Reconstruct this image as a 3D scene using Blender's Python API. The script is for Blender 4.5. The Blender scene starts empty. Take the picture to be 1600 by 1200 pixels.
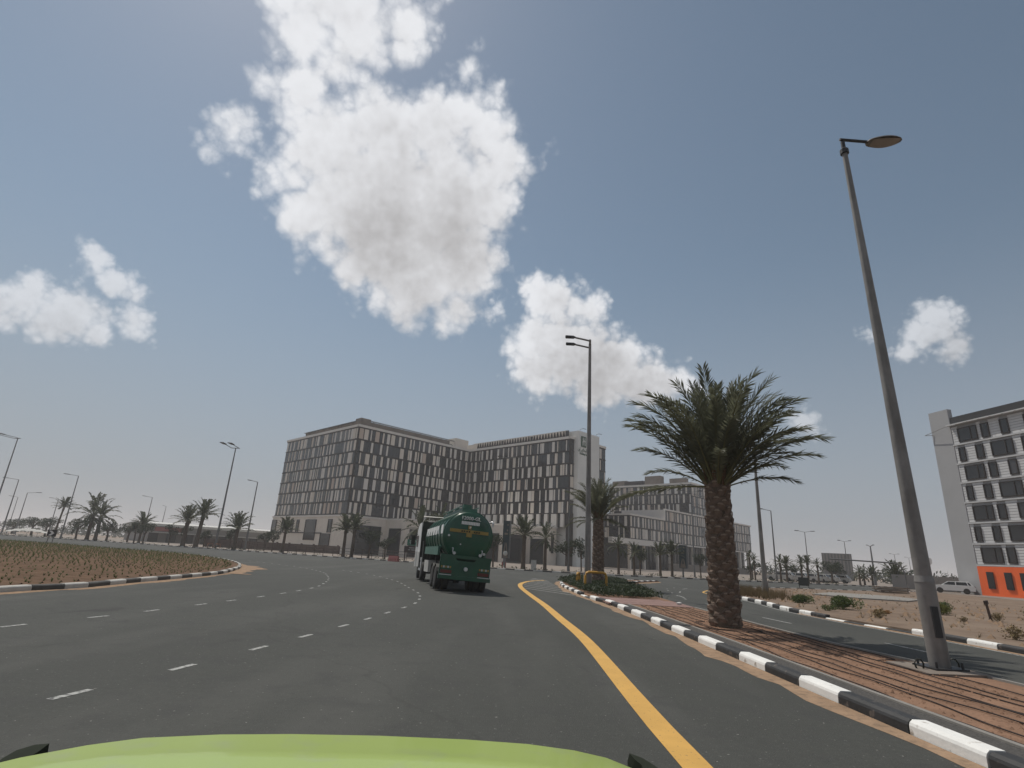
import bpy, math, random
from math import sin, cos, pi, radians as rad, hypot, atan2
from mathutils import Vector, Matrix

sc = bpy.context.scene
COL = sc.collection

# ------------------------------------------------------------------ camera
cam_d = bpy.data.cameras.new("camera")
cam_d.sensor_width = 36.0
cam_d.lens = 36.0 * 850 / 1600
cam_d.clip_start = 0.05
cam_d.clip_end = 8000
cam = bpy.data.objects.new("camera", cam_d)
COL.objects.link(cam)
_P, _A = rad(17.6), rad(3.2)
_f = Vector((0, cos(_P), sin(_P))); _u0 = Vector((0, -sin(_P), cos(_P))); _r0 = Vector((1, 0, 0))
_R = cos(_A) * _r0 + sin(_A) * _u0
_U = -sin(_A) * _r0 + cos(_A) * _u0
cam.matrix_world = Matrix(((_R.x, _U.x, -_f.x, 0), (_R.y, _U.y, -_f.y, 0), (_R.z, _U.z, -_f.z, 1.7), (0, 0, 0, 1)))
sc.camera = cam

# ------------------------------------------------------------------ world, sun, exposure
SUN_AZ, SUN_EL = -39.4, 60.0            # azimuth from +Y, clockwise seen from above
sun_dir = Vector((sin(rad(SUN_AZ)) * cos(rad(SUN_EL)), cos(rad(SUN_AZ)) * cos(rad(SUN_EL)), sin(rad(SUN_EL))))
SKY_STRENGTH = 0.061
SUN_STRENGTH = 2.75
EXPOSURE = 0.24
HAZE = 0.0006
SKY_AIR, SKY_DUST, SKY_OZONE, SKY_SAT = 1.15, .45, 1.6, .80
CLOUD_RELIEF = .48
SKY_LOW = (.258, .275, .312)
CLOUD_LIT, CLOUD_SHADE, CLOUD_RANGE = (.70, .71, .735), (.365, .357, .36), (-.34, .84)

sun_l = bpy.data.lights.new("sun", 'SUN')
sun_l.energy = SUN_STRENGTH; sun_l.angle = rad(0.53); sun_l.color = (1.0, 0.95, 0.87)
sun = bpy.data.objects.new("sun", sun_l); COL.objects.link(sun)
sun.rotation_euler = (-sun_dir).to_track_quat('-Z', 'Y').to_euler()

# centre direction and angular radius of every puff of the clouds
CLOUDS = [   # cells of sky; each cloud: puffs, size of the billows, opacity
    [ ([(-0.337,0.604,0.722,0.061),(-0.258,0.611,0.748,0.067),(-0.186,0.631,0.753,0.043),(-0.288,0.571,0.769,0.073),(-0.217,0.573,0.790,0.058),(-0.300,0.651,0.697,0.046),(-0.344,0.670,0.658,0.058),(-0.373,0.657,0.655,0.036),(-0.438,0.677,0.592,0.042),(-0.449,0.658,0.605,0.017),(-0.420,0.694,0.584,0.016),(-0.319,0.724,0.611,0.077),(-0.231,0.721,0.653,0.078),(-0.140,0.731,0.668,0.082),(-0.066,0.734,0.676,0.059),(-0.042,0.774,0.631,0.058),(-0.359,0.739,0.571,0.056),(-0.334,0.780,0.529,0.076),(-0.235,0.795,0.559,0.120),(-0.128,0.808,0.575,0.113),(-0.053,0.817,0.574,0.060),(-0.192,0.859,0.475,0.102),(-0.103,0.868,0.486,0.081),(-0.277,0.838,0.471,0.064),(-0.190,0.892,0.410,0.041),(-0.109,0.900,0.423,0.048),(-0.355,0.796,0.490,0.041),(-0.094,0.678,0.729,0.015),(-0.137,0.615,0.776,0.014),(0.033,0.768,0.640,0.010)], 1.0, 1.0),
      ([(0.055,0.891,0.450,0.053),(0.113,0.892,0.438,0.044),(0.036,0.924,0.381,0.058),(0.113,0.925,0.361,0.081),(0.183,0.925,0.334,0.074),(0.239,0.918,0.317,0.058),(0.282,0.910,0.305,0.044),(0.051,0.944,0.327,0.056),(0.151,0.941,0.301,0.044),(0.318,0.902,0.291,0.024),(-0.037,0.902,0.431,0.012),(0.279,0.924,0.262,0.015)], 0.75, .97) ],
    [ ([(-0.607,0.702,0.373,0.026),(-0.587,0.728,0.355,0.030),(-0.570,0.747,0.342,0.022),(-0.667,0.680,0.305,0.036),(-0.637,0.713,0.293,0.044),(-0.609,0.738,0.289,0.030),(-0.691,0.667,0.278,0.036),(-0.569,0.766,0.301,0.026),(-0.720,0.648,0.249,0.041)], .6, .72) ],
    [ ([(0.610,0.707,0.359,0.030),(0.595,0.728,0.340,0.032),(0.583,0.743,0.328,0.022),(0.625,0.712,0.318,0.024),(0.538,0.765,0.355,0.009)], .5, .68) ],
    [ ([(0.470,0.853,0.227,0.023)], .5, .5) ],
    # unseen fill-light clouds are appended after this list
]
# unseen cumulus added behind the camera to brighten the shaded building fronts
_cr = random.Random(19)
for _i in range(13):
    _az, _el = rad(78 + _i*16.9 + _cr.uniform(-5, 5)), rad((24, 52, 36)[_i % 3] + _cr.uniform(-5, 5))
    _c = Vector((sin(_az)*cos(_el), cos(_az)*cos(_el), sin(_el))); _p = []
    for _k in range(5):
        _v = (_c + Vector((_cr.uniform(-1, 1), _cr.uniform(-1, 1), _cr.uniform(-.6, .6)))*.15).normalized()
        _p.append((_v.x, _v.y, _v.z, _cr.uniform(.09, .15)))
    CLOUDS.append([(_p, 1.0, .96)])

def make_world():
    w = bpy.data.worlds.new("World"); sc.world = w; w.use_nodes = True
    nt = w.node_tree; nt.nodes.clear()
    N, L = nt.nodes.new, nt.links.new
    def sock(n, i, v):
        if isinstance(v, (int, float)): n.inputs[i].default_value = v
        elif isinstance(v, tuple): n.inputs[i].default_value = v
        elif v is not None: L(v, n.inputs[i])
    def math_(op, a, b=None, c=None):
        n = N('ShaderNodeMath'); n.operation = op
        for i, v in enumerate((a, b, c)): sock(n, i, v)
        return n.outputs[0]
    def vec(op, a, b=None, scale=None):
        n = N('ShaderNodeVectorMath'); n.operation = op; sock(n, 0, a); sock(n, 1, b)
        if scale is not None: n.inputs['Scale'].default_value = scale
        return n.outputs['Value'] if op in ('DISTANCE', 'DOT_PRODUCT') else n.outputs[0]
    def noise(v, scale, detail, rough):
        n = N('ShaderNodeTexNoise'); n.inputs['Scale'].default_value = scale; n.inputs['Detail'].default_value = detail; n.inputs['Roughness'].default_value = rough
        L(v, n.inputs['Vector']); return n
    def warp(v, scale, amount, detail, rough):
        return vec('ADD', v, vec('SCALE', vec('SUBTRACT', noise(v, scale, detail, rough).outputs['Color'], (.5, .5, .5)), scale=amount))
    def sstep(v, lo, hi):
        n = N('ShaderNodeMapRange'); n.interpolation_type = 'SMOOTHSTEP'; L(v, n.inputs['Value'])
        n.inputs['From Min'].default_value = lo; n.inputs['From Max'].default_value = hi; return n.outputs['Result']
    def mixc(f, a, b):
        n = N('ShaderNodeMix'); n.data_type = 'RGBA'; sock(n, 'Factor', f); sock(n, 'A', a); sock(n, 'B', b); return n.outputs['Result']
    tc = N('ShaderNodeTexCoord'); D = tc.outputs['Generated']
    sky = N('ShaderNodeTexSky'); sky.sky_type = 'NISHITA'; sky.sun_disc = False
    sky.sun_elevation = rad(SUN_EL); sky.sun_rotation = rad(SUN_AZ)
    sky.air_density, sky.dust_density, sky.ozone_density = SKY_AIR, SKY_DUST, SKY_OZONE
    hs = N('ShaderNodeHueSaturation'); hs.inputs['Saturation'].default_value = SKY_SAT; hs.inputs['Value'].default_value = .96; hs.inputs['Hue'].default_value = .487
    L(sky.outputs[0], hs.inputs['Color'])
    k = 1.0 / SKY_STRENGTH
    sep = N('ShaderNodeSeparateXYZ'); L(D, sep.inputs[0])
    low = N('ShaderNodeMapRange'); low.interpolation_type = 'SMOOTHSTEP'; L(sep.outputs['Z'], low.inputs['Value'])
    for i_, v_ in (('From Min', -.02), ('From Max', .52), ('To Min', .86), ('To Max', .0)): low.inputs[i_].default_value = v_
    sky_c = mixc(low.outputs['Result'], hs.outputs[0], tuple(q*k for q in SKY_LOW)+(1,))     # dusty air low over the desert
    def background(c):
        b = N('ShaderNodeBackground'); b.inputs['Strength'].default_value = SKY_STRENGTH; L(c, b.inputs['Color']); return b.outputs[0]
    shader = background(sky_c)
    def billow(v, scale, amount, base):
        n = N('ShaderNodeTexVoronoi'); n.feature = 'F1'; n.inputs['Scale'].default_value = scale
        L(v, n.inputs['Vector']); return math_('MULTIPLY_ADD', n.outputs['Distance'], -amount, base)
    def field(v0, puffs, unit):
        v = warp(v0, 8.0/unit, .075*unit, 2, .5)
        acc = None
        for x, y, z, r in puffs:
            l = math.sqrt(x*x+y*y+z*z)
            m = math_('MULTIPLY_ADD', vec('DISTANCE', v, (x/l, y/l, z/l)), -1.0/(.08*unit), r/(.08*unit))
            acc = m if acc is None else math_('SMOOTH_MAX', acc, m, .28)
        return acc
    def puffy(v0, unit, fine=True):
        w_ = warp(v0, 42.0/unit, .020*unit, 3, .55)
        p_ = math_('ADD', billow(w_, 20.0/unit, .58, .36), billow(w_, 55.0/unit, .32, .19))
        return math_('ADD', p_, math_('MULTIPLY_ADD', noise(v0, 70.0/unit, 5, .65).outputs['Fac'], .34, -.17)) if fine else p_
    for cell in CLOUDS:
        inside, col = None, sky_c
        fine = cell[0][0][0][1] > .2 and abs(cell[0][0][0][0]) < .75      # outside the view the small billows are left off
        for puffs, unit, solid in cell:
            c = Vector((0, 0, 0))
            for p in puffs: c += Vector(p[:3]).normalized()
            c.normalize()
            R = max((Vector(p[:3]).normalized()-c).length + p[3] for p in puffs) + .06*unit
            near = math_('LESS_THAN', vec('DISTANCE', D, tuple(c)), R)
            inside = near if inside is None else math_('MAXIMUM', inside, near)
            b0 = puffy(D, unit) if fine else math_('MULTIPLY_ADD', noise(D, 24.0, 3, .6).outputs['Fac'], .9, -.45); f0 = math_('ADD', field(D, puffs, unit), b0)
            f1 = field(vec('ADD', D, tuple(sun_dir*.10*unit)), puffs, unit)       # cloud on the sun's side
            b2 = puffy(vec('ADD', D, tuple(sun_dir*.018*unit)), unit, False) if fine else b0
            alpha = math_('MULTIPLY', sstep(f0, -.05, .55), solid)
            relief = math_('MULTIPLY_ADD', math_('SUBTRACT', b2, b0), CLOUD_RELIEF, 0.0)
            depth_ = math_('ADD', math_('MULTIPLY_ADD', f1, .62, .12), math_('MULTIPLY', f0, .10))
            dark = sstep(math_('ADD', depth_, relief), CLOUD_RANGE[0], CLOUD_RANGE[1])
            col = mixc(alpha, col, mixc(dark, tuple(q*k for q in CLOUD_LIT)+(1,), tuple(q*k for q in CLOUD_SHADE)+(1,)))
        ms = N('ShaderNodeMixShader'); L(inside, ms.inputs[0]); L(shader, ms.inputs[1]); L(background(col), ms.inputs[2])
        shader = ms.outputs[0]
    w.cycles.sampling_method = 'MANUAL'; w.cycles.sample_map_resolution = 512
    out = N('ShaderNodeOutputWorld'); L(shader, out.inputs['Surface'])

make_world()
sc.view_settings.view_transform = 'Standard'
sc.view_settings.look = 'None'
sc.view_settings.exposure = EXPOSURE
sc.view_settings.gamma = 1.0
sc.view_settings.use_curve_mapping = False
sc.render.engine = 'CYCLES'
cy = sc.cycles
cy.use_denoising = True
try: cy.denoiser = 'OPENIMAGEDENOISE'
except Exception: pass
cy.max_bounces = 6; cy.diffuse_bounces = 3; cy.glossy_bounces = 3; cy.transmission_bounces = 4
cy.volume_bounces = 1; cy.transparent_max_bounces = 8
cy.sample_clamp_indirect = 6.0
cy.caustics_reflective = False; cy.caustics_refractive = False

# ------------------------------------------------------------------ helpers
class MB:
    """collects boxes, prisms, tubes and cards; build() links them as one mesh object"""
    def __init__(s): s.v = []; s.f = []; s.sm = []; s.mi = []; s.cur = 0
    def add(s, vs, fs, smooth=False):
        b = len(s.v); s.v += [tuple(p) for p in vs]
        for f in fs: s.f.append(tuple(b + i for i in f)); s.sm.append(smooth); s.mi.append(s.cur)
        return s
    def box(s, c, d, rz=0.0):
        cx, cyy, cz = c; a, b, h = d[0]/2, d[1]/2, d[2]/2; q, t = cos(rz), sin(rz)
        vs = []
        for z in (-h, h):
            for x, y in ((-a, -b), (a, -b), (a, b), (-a, b)):
                vs.append((cx + x*q - y*t, cyy + x*t + y*q, cz + z))
        return s.add(vs, [(3,2,1,0),(4,5,6,7),(0,1,5,4),(1,2,6,5),(2,3,7,6),(3,0,4,7)])
    def prism(s, poly, z0, z1, cap0=True):
        n = len(poly)
        vs = [(x, y, z0) for x, y in poly] + [(x, y, z1) for x, y in poly]
        fs = [(i, (i+1) % n, n + (i+1) % n, n + i) for i in range(n)] + [tuple(range(n, 2*n))]
        if cap0: fs.append(tuple(reversed(range(n))))
        return s.add(vs, fs)
    def extr(s, prof, axis, a, b, smooth=False):
        """profile of (u,w) points swept along axis 'x' or 'y' from a to b"""
        n = len(prof)
        if axis == 'x': vs = [(a, u, w) for u, w in prof] + [(b, u, w) for u, w in prof]
        else: vs = [(u, a, w) for u, w in prof] + [(u, b, w) for u, w in prof]
        s.add(vs, [(i, (i+1) % n, n + (i+1) % n, n + i) for i in range(n)], smooth)
        return s.add(vs, [tuple(range(n, 2*n)), tuple(reversed(range(n)))])
    def tube(s, p0, p1, r0, r1=None, n=10, caps=True):
        r1 = r0 if r1 is None else r1
        p0, p1 = Vector(p0), Vector(p1); d = (p1 - p0).normalized()
        a = d.cross(Vector((0, 0, 1)) if abs(d.z) < .95 else Vector((1, 0, 0))).normalized(); b = d.cross(a)
        vs = [p0 + (a*cos(2*pi*i/n) + b*sin(2*pi*i/n))*r0 for i in range(n)] + [p1 + (a*cos(2*pi*i/n) + b*sin(2*pi*i/n))*r1 for i in range(n)]
        s.add(vs, [(n+i, n+(i+1) % n, (i+1) % n, i) for i in range(n)], True)
        if caps: s.add(vs, [tuple(range(n)), tuple(reversed(range(n, 2*n)))])
        return s
    def path(s, pts, r, n=6, r1=None):
        pts = [Vector(p) for p in pts]; m = len(pts); vs = []
        for k, p in enumerate(pts):
            d = (pts[min(k+1, m-1)] - pts[max(k-1, 0)]).normalized()
            a = d.cross(Vector((0, 0, 1)) if abs(d.z) < .95 else Vector((1, 0, 0))).normalized(); b = d.cross(a)
            rr = r if r1 is None else r + (r1 - r)*k/(m-1)
            vs += [p + (a*cos(2*pi*i/n) + b*sin(2*pi*i/n))*rr for i in range(n)]
        fs = [((k+1)*n+i, (k+1)*n+(i+1) % n, k*n+(i+1) % n, k*n+i) for k in range(m-1) for i in range(n)]
        s.add(vs, fs, True)
        return s.add(vs, [tuple(range(n)), tuple(reversed(range((m-1)*n, m*n)))])
    def lathe(s, prof, axis_p, axis='z', n=16):
        """prof: (radius, height) pairs round the given axis through axis_p"""
        px, py, pz = axis_p; vs = []
        for r, h in prof:
            for i in range(n):
                a = 2*pi*i/n
                if axis == 'z': vs.append((px + r*cos(a), py + r*sin(a), pz + h))
                elif axis == 'y': vs.append((px + r*cos(a), py + h, pz - r*sin(a)))
                else: vs.append((px + h, py + r*cos(a), pz + r*sin(a)))
        m = len(prof)
        fs = [(k*n+i, k*n+(i+1) % n, (k+1)*n+(i+1) % n, (k+1)*n+i) for k in range(m-1) for i in range(n)]
        s.add(vs, fs, True)
        s.add(vs, [tuple(reversed(range(n))), tuple(range((m-1)*n, m*n))])
        return s
    def poly(s, pts): return s.add(pts, [tuple(range(len(pts)))])
    def mesh(s, name, mat):
        me = bpy.data.meshes.new(name); me.from_pydata(s.v, [], s.f)
        for m in (mat if isinstance(mat, (list, tuple)) else [mat]): me.materials.append(m)
        me.polygons.foreach_set('use_smooth', s.sm); me.polygons.foreach_set('material_index', s.mi)
        me.update(); return me
    def build(s, name, mat, parent=None, **k): return put(name, s.mesh(name, mat), parent, **k)

def put(name, me, parent=None, loc=(0, 0, 0), rz=0.0, rot=None, scale=None, kind=None, label=None):
    o = bpy.data.objects.new(name, me); COL.objects.link(o)
    o.location = loc; o.rotation_euler = rot if rot else (0, 0, rz)
    if scale is not None: o.scale = scale if isinstance(scale, (tuple, list)) else (scale,)*3
    if parent is not None: o.parent = parent
    if kind: o['kind'] = kind
    if label: o['label'] = label
    return o
def tag(o, label, cat, group=None):
    o['label'] = label; o['category'] = cat
    if group: o['group'] = group
    return o
def thing(name, label, cat, loc=(0, 0, 0), rz=0.0, group=None):
    return tag(put(name, None, loc=loc, rz=rz), label, cat, group)
def dup(root, loc, rz, label, group=None, scale=None):
    r = root.copy(); COL.objects.link(r); r.location = loc; r.rotation_euler = (0, 0, rz); r['label'] = label
    if group: r['group'] = group
    if scale is not None: r.scale = (scale,)*3
    for ch in root.children:
        c = ch.copy(); COL.objects.link(c); c.parent = r
        for gch in ch.children:
            d = gch.copy(); COL.objects.link(d); d.parent = c
    return r
def smooth_line(pts, step):
    """Catmull-Rom through pts, resampled about every step metres"""
    P = [Vector((p[0], p[1])) for p in pts]; P = [P[0]*2 - P[1]] + P + [P[-1]*2 - P[-2]]
    fine = []
    for i in range(1, len(P)-2):
        n = max(2, int((P[i+1]-P[i]).length / 0.25))
        for k in range(n):
            t = k/n; a, b, c, d = P[i-1], P[i], P[i+1], P[i+2]
            fine.append(0.5*((2*b) + (c-a)*t + (2*a-5*b+4*c-d)*t*t + (3*b-a-3*c+d)*t*t*t))
    fine.append(P[-2]); out = [fine[0]]; acc = 0
    for a, b in zip(fine, fine[1:]):
        acc += (b-a).length
        if acc >= step: out.append(b); acc = 0
    if (out[-1]-fine[-1]).length > step*.3: out.append(fine[-1])
    return [(p.x, p.y) for p in out]

# ------------------------------------------------------------------ materials
def mat(name, col, rough=.7, var=.12, scale=3., detail=5, bump=0., bscale=None, metal=0., spec=.4, col2=None, coord='Object', extra=None, coat=0.):
    m = bpy.data.materials.new(name); m.use_nodes = True; nt = m.node_tree
    b = nt.nodes['Principled BSDF']; N, L = nt.nodes.new, nt.links.new
    b.inputs['Roughness'].default_value = rough; b.inputs['Metallic'].default_value = metal
    b.inputs['Specular IOR Level'].default_value = spec
    if coat: b.inputs['Coat Weight'].default_value = coat; b.inputs['Coat Roughness'].default_value = .06
    if coord == 'World': v = N('ShaderNodeNewGeometry').outputs['Position']
    else: v = N('ShaderNodeTexCoord').outputs['Object']
    no = N('ShaderNodeTexNoise'); no.inputs['Scale'].default_value = scale; no.inputs['Detail'].default_value = detail; no.inputs['Roughness'].default_value = .6
    L(v, no.inputs['Vector'])
    mix = N('ShaderNodeMix'); mix.data_type = 'RGBA'
    c2 = col2 if col2 else tuple(min(1, c*(1+var)) for c in col); c1 = col if col2 else tuple(c*(1-var) for c in col)
    mix.inputs['A'].default_value = (*c1, 1); mix.inputs['B'].default_value = (*c2, 1)
    rp = N('ShaderNodeMapRange'); rp.inputs['From Min'].default_value = .32; rp.inputs['From Max'].default_value = .68
    L(no.outputs['Fac'], rp.inputs['Value']); L(rp.outputs['Result'], mix.inputs['Factor'])
    colour = mix.outputs['Result']
    if extra: colour = extra(nt, v, colour)
    L(colour, b.inputs['Base Color'])
    if bump:
        nb = N('ShaderNodeTexNoise'); nb.inputs['Scale'].default_value = bscale or scale*8; nb.inputs['Detail'].default_value = 4
        L(v, nb.inputs['Vector'])
        bp = N('ShaderNodeBump'); bp.inputs['Strength'].default_value = bump; bp.inputs['Distance'].default_value = .02
        L(nb.outputs['Fac'], bp.inputs['Height']); L(bp.outputs[0], b.inputs['Normal'])
    return m

def leafy(m, amount=.35):
    nt = m.node_tree; b = nt.nodes['Principled BSDF']; out = nt.nodes['Material Output']
    t = nt.nodes.new('ShaderNodeBsdfTranslucent'); mx = nt.nodes.new('ShaderNodeMixShader'); mx.inputs[0].default_value = amount
    src = b.inputs['Base Color'].links[0].from_socket
    nt.links.new(src, t.inputs['Color']); nt.links.new(b.outputs[0], mx.inputs[1]); nt.links.new(t.outputs[0], mx.inputs[2]); nt.links.new(mx.outputs[0], out.inputs['Surface'])

def mixcol(nt, fac, a, b):
    n = nt.nodes.new('ShaderNodeMix'); n.data_type = 'RGBA'
    for k, v in (('Factor', fac), ('A', a), ('B', b)):
        if isinstance(v, tuple): n.inputs[k].default_value = (*v, 1)
        elif isinstance(v, (int, float)): n.inputs[k].default_value = v
        else: nt.links.new(v, n.inputs[k])
    return n.outputs['Result']
def noise_mask(nt, v, scale, lo, hi, detail=4, vec_scale=None):
    if vec_scale:
        mp = nt.nodes.new('ShaderNodeVectorMath'); mp.operation = 'MULTIPLY'; nt.links.new(v, mp.inputs[0]); mp.inputs[1].default_value = vec_scale; v = mp.outputs[0]
    n = nt.nodes.new('ShaderNodeTexNoise'); n.inputs['Scale'].default_value = scale; n.inputs['Detail'].default_value = detail
    nt.links.new(v, n.inputs['Vector'])
    r = nt.nodes.new('ShaderNodeMapRange'); r.inputs['From Min'].default_value = lo; r.inputs['From Max'].default_value = hi
    nt.links.new(n.outputs['Fac'], r.inputs['Value']); return r.outputs['Result']

def asphalt_extra(nt, v, c):
    c = mixcol(nt, noise_mask(nt, v, 0.11, .40, .66), c, (.051, .0525, .0475))          # old and newer surfacing
    c = mixcol(nt, noise_mask(nt, v, 0.55, .48, .74, 5, (1.0, .16, 1)), c, (.080, .080, .073))   # dusty wheel lanes
    c = mixcol(nt, noise_mask(nt, v, 1.6, .52, .80, 7), c, (.050, .050, .048))          # darker blotches
    c = mixcol(nt, noise_mask(nt, v, 26, .60, .72, 3), c, (.088, .088, .081))           # coarse grain
    c = mixcol(nt, noise_mask(nt, v, 19, .70, .76, 2), c, (.25, .245, .225))            # pale stones
    c = mixcol(nt, noise_mask(nt, v, 33, .66, .73, 2), c, (.032, .032, .031))           # dark stones
    c = mixcol(nt, noise_mask(nt, v, .9, .66, .72, 6, (1, .35, 1)), c, (.045, .044, .042))  # oil stains
    vo = nt.nodes.new('ShaderNodeTexVoronoi'); vo.feature = 'DISTANCE_TO_EDGE'; vo.inputs['Scale'].default_value = .12
    wv = nt.nodes.new('ShaderNodeTexNoise'); wv.inputs['Scale'].default_value = .8; wv.inputs['Detail'].default_value = 6; nt.links.new(v, wv.inputs['Vector'])
    ad = nt.nodes.new('ShaderNodeVectorMath'); ad.operation = 'MULTIPLY_ADD'; nt.links.new(wv.outputs['Color'], ad.inputs[0]); ad.inputs[1].default_value = (1.6, 1.6, 0); nt.links.new(v, ad.inputs[2])
    nt.links.new(ad.outputs[0], vo.inputs['Vector'])
    cr = nt.nodes.new('ShaderNodeMapRange'); cr.inputs['From Min'].default_value = .0025; cr.inputs['From Max'].default_value = .0055; cr.inputs['To Min'].default_value = .22; cr.inputs['To Max'].default_value = 0
    nt.links.new(vo.outputs['Distance'], cr.inputs['Value'])
    return mixcol(nt, cr.outputs['Result'], c, (.034, .033, .032))                      # hairline cracks
def sand_extra(nt, v, c):
    c = mixcol(nt, noise_mask(nt, v, .25, .45, .70, 6), c, (.225, .172, .13))
    c = mixcol(nt, noise_mask(nt, v, 2.2, .58, .74, 6), c, (.13, .092, .07))
    c = mixcol(nt, noise_mask(nt, v, 14, .64, .72, 3), c, (.13, .10, .08))
    return c

M = {}
M['ground'] = mat('desert_sand', (.25, .19, .145), .95, .12, .08, coord='World', bump=.3, bscale=6, extra=sand_extra, spec=.1)
M['sand'] = mat('plot_sand', (.185, .135, .10), .95, .15, .8, coord='World', bump=.8, bscale=5, extra=sand_extra, spec=.1)
M['drift'] = mat('blown_sand', (.30, .205, .135), .95, .15, 2.5, coord='World', bump=.5, bscale=30, spec=.1,
                 extra=lambda nt, v, c: mixcol(nt, noise_mask(nt, v, 7, .50, .74, 6), c, (.17, .125, .09)))
M['asphalt'] = mat('asphalt', (.060, .0615, .0555), .9, .10, 9, coord='World', bump=.5, bscale=60, extra=asphalt_extra, spec=.25)
M['soil'] = mat('brown_soil', (.235, .142, .095), .95, .18, 1.6, coord='World', bump=1.0, bscale=22, spec=.08,
                extra=lambda nt, v, c: mixcol(nt, noise_mask(nt, v, 9, .58, .72, 5), c, (.155, .095, .063)))
M['bed'] = mat('planting_soil', (.125, .078, .050), .95, .2, .7, coord='World', bump=.8, bscale=10, spec=.08)
M['gravel'] = mat('dark_gravel', (.075, .07, .065), .95, .35, 28, coord='World', bump=1, bscale=50)
M['conc'] = mat('concrete', (.23, .215, .195), .9, .12, 2., coord='World', bump=.2)
M['conc_d'] = mat('concrete_dusty', (.215, .178, .148), .9, .22, .35, coord='World', bump=.2)
M['brickpave'] = mat('pink_paving', (.24, .15, .13), .9, .15, 5, coord='World', bump=.4, bscale=30)
M['k_white'] = mat('kerb_white', (.74, .73, .70), .75, .07, 3, bump=.15, coord='World',
                   extra=lambda nt, v, c: mixcol(nt, noise_mask(nt, v, 6, .60, .72, 6), c, (.34, .29, .24)))
M['k_black'] = mat('kerb_black', (.028, .028, .029), .65, .25, 3, bump=.15, coord='World',
                   extra=lambda nt, v, c: mixcol(nt, noise_mask(nt, v, 7, .60, .72, 6), c, (.12, .10, .085)))
def worn(nt, v, c): return mixcol(nt, noise_mask(nt, v, 16, .48, .62, 6), c, (.09, .09, .086))
M['paint_w'] = mat('road_paint_white', (.36, .36, .34), .8, .08, 4, coord='World', extra=worn)
M['paint_y'] = mat('road_paint_yellow', (.56, .32, .075), .75, .08, 2, coord='World',
                   extra=lambda nt, v, c: mixcol(nt, noise_mask(nt, v, 22, .62, .72, 6), c, (.22, .15, .07)))
M['steel'] = mat('galvanised_steel', (.22, .21, .20), .55, .12, 4, metal=.25, spec=.4, bump=.05,
                 extra=lambda nt, v, c: mixcol(nt, noise_mask(nt, v, 3, .48, .70, 6, (1, 1, .25)), c, (.135, .125, .115)))
M['steel_far'] = mat('grey_pole_paint', (.16, .16, .16), .6, .1, 2)
M['lamp_glass'] = mat('lamp_glass', (.30, .27, .24), .25, .08, 8)
M['dark_metal'] = mat('dark_metal', (.03, .03, .032), .5, .2, 5)
M['rubber'] = mat('rubber', (.030, .029, .028), .85, .25, 9, bump=.1)
M['hose'] = mat('drip_hose', (.022, .014, .012), .8, .2, 6)
M['rim'] = mat('wheel_rim', (.30, .30, .30), .45, .15, 6, metal=.5)
M['bark'] = mat('palm_fibre', (.105, .078, .056), .95, .3, 5, bump=1, bscale=25)
M['boot'] = mat('cut_leaf_base', (.150, .105, .078), .9, .40, 6, bump=.8, bscale=40)
M['boot_end'] = mat('cut_leaf_end', (.27, .21, .165), .9, .2, 9)
M['rachis'] = mat('palm_rachis', (.13, .125, .055), .6, .2, 4)
M['leaf'] = mat('palm_leaflet', (.118, .124, .080), .45, .35, 1.3, spec=.45)
M['leaf_far'] = mat('palm_leaflet_dull', (.060, .072, .038), .6, .35, .9, spec=.3)
M['tree'] = mat('tree_leaf', (.030, .042, .020), .6, .45, 1.1, spec=.3)
M['shrub'] = mat('shrub_leaf', (.075, .105, .028), .65, .4, 1.5, spec=.3)
M['shrub_l'] = mat('lime_shrub_leaf', (.13, .135, .032), .7, .35, 1.5, spec=.25)
M['dry'] = mat('dry_twig', (.21, .16, .085), .85, .35, 3, spec=.15)
M['cover'] = mat('groundcover_leaf', (.034, .050, .022), .6, .55, .9, spec=.3)
M['crop'] = mat('seedling_leaf', (.085, .108, .034), .7, .5, .25, spec=.25, coord='World')
M['wood'] = mat('old_wood', (.16, .12, .085), .85, .25, 5, bump=.3)
M['trunk'] = mat('tree_bark', (.10, .075, .055), .9, .25, 5, bump=.6)
M['cream'] = mat('cream_cladding', (.74, .66, .57), .75, .06, .6)
M['cream_l'] = mat('pale_render', (.75, .70, .64), .8, .05, .5)
M['tower'] = mat('white_render', (.76, .75, .71), .8, .05, .25)
M['bronze'] = mat('bronze_frame', (.026, .019, .017), .5, .15, 2, metal=.2)
def glass_extra(nt, v, c):
    oi = nt.nodes.new('ShaderNodeObjectInfo')
    r = nt.nodes.new('ShaderNodeMapRange'); r.inputs['From Min'].default_value = .62; r.inputs['From Max'].default_value = 1
    nt.links.new(oi.outputs['Random'], r.inputs['Value'])
    return mixcol(nt, r.outputs['Result'], c, (.055, .055, .06))
M['glass'] = mat('window_glass', (.014, .015, .017), .10, .25, .35, spec=.6, extra=glass_extra)
M['glass_d'] = mat('dark_glass', (.012, .013, .014), .15, .2, .5, spec=.5)
M['slab_grey'] = mat('grey_render', (.36, .36, .365), .85, .05, .3)
M['board'] = mat('pale_board', (.60, .60, .60), .7, .05, 1.)
M['sill'] = mat('grey_sill', (.50, .50, .50), .7, .05, 1.)
M['orange'] = mat('orange_render', (.80, .125, .022), .8, .06, .6)
M['roofdark'] = mat('dark_fascia', (.020, .021, .023), .6, .15, 1.)
M['green'] = mat('green_tank_paint', (.006, .074, .038), .35, .2, 1.2, coat=.25,
                 extra=lambda nt, v, c: mixcol(nt, noise_mask(nt, v, 1.6, .5, .75, 6, (1, 1, .5)), c, (.02, .055, .04)))
M['green_l'] = mat('pale_green_metal', (.05, .135, .10), .5, .2, 2.)
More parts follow.
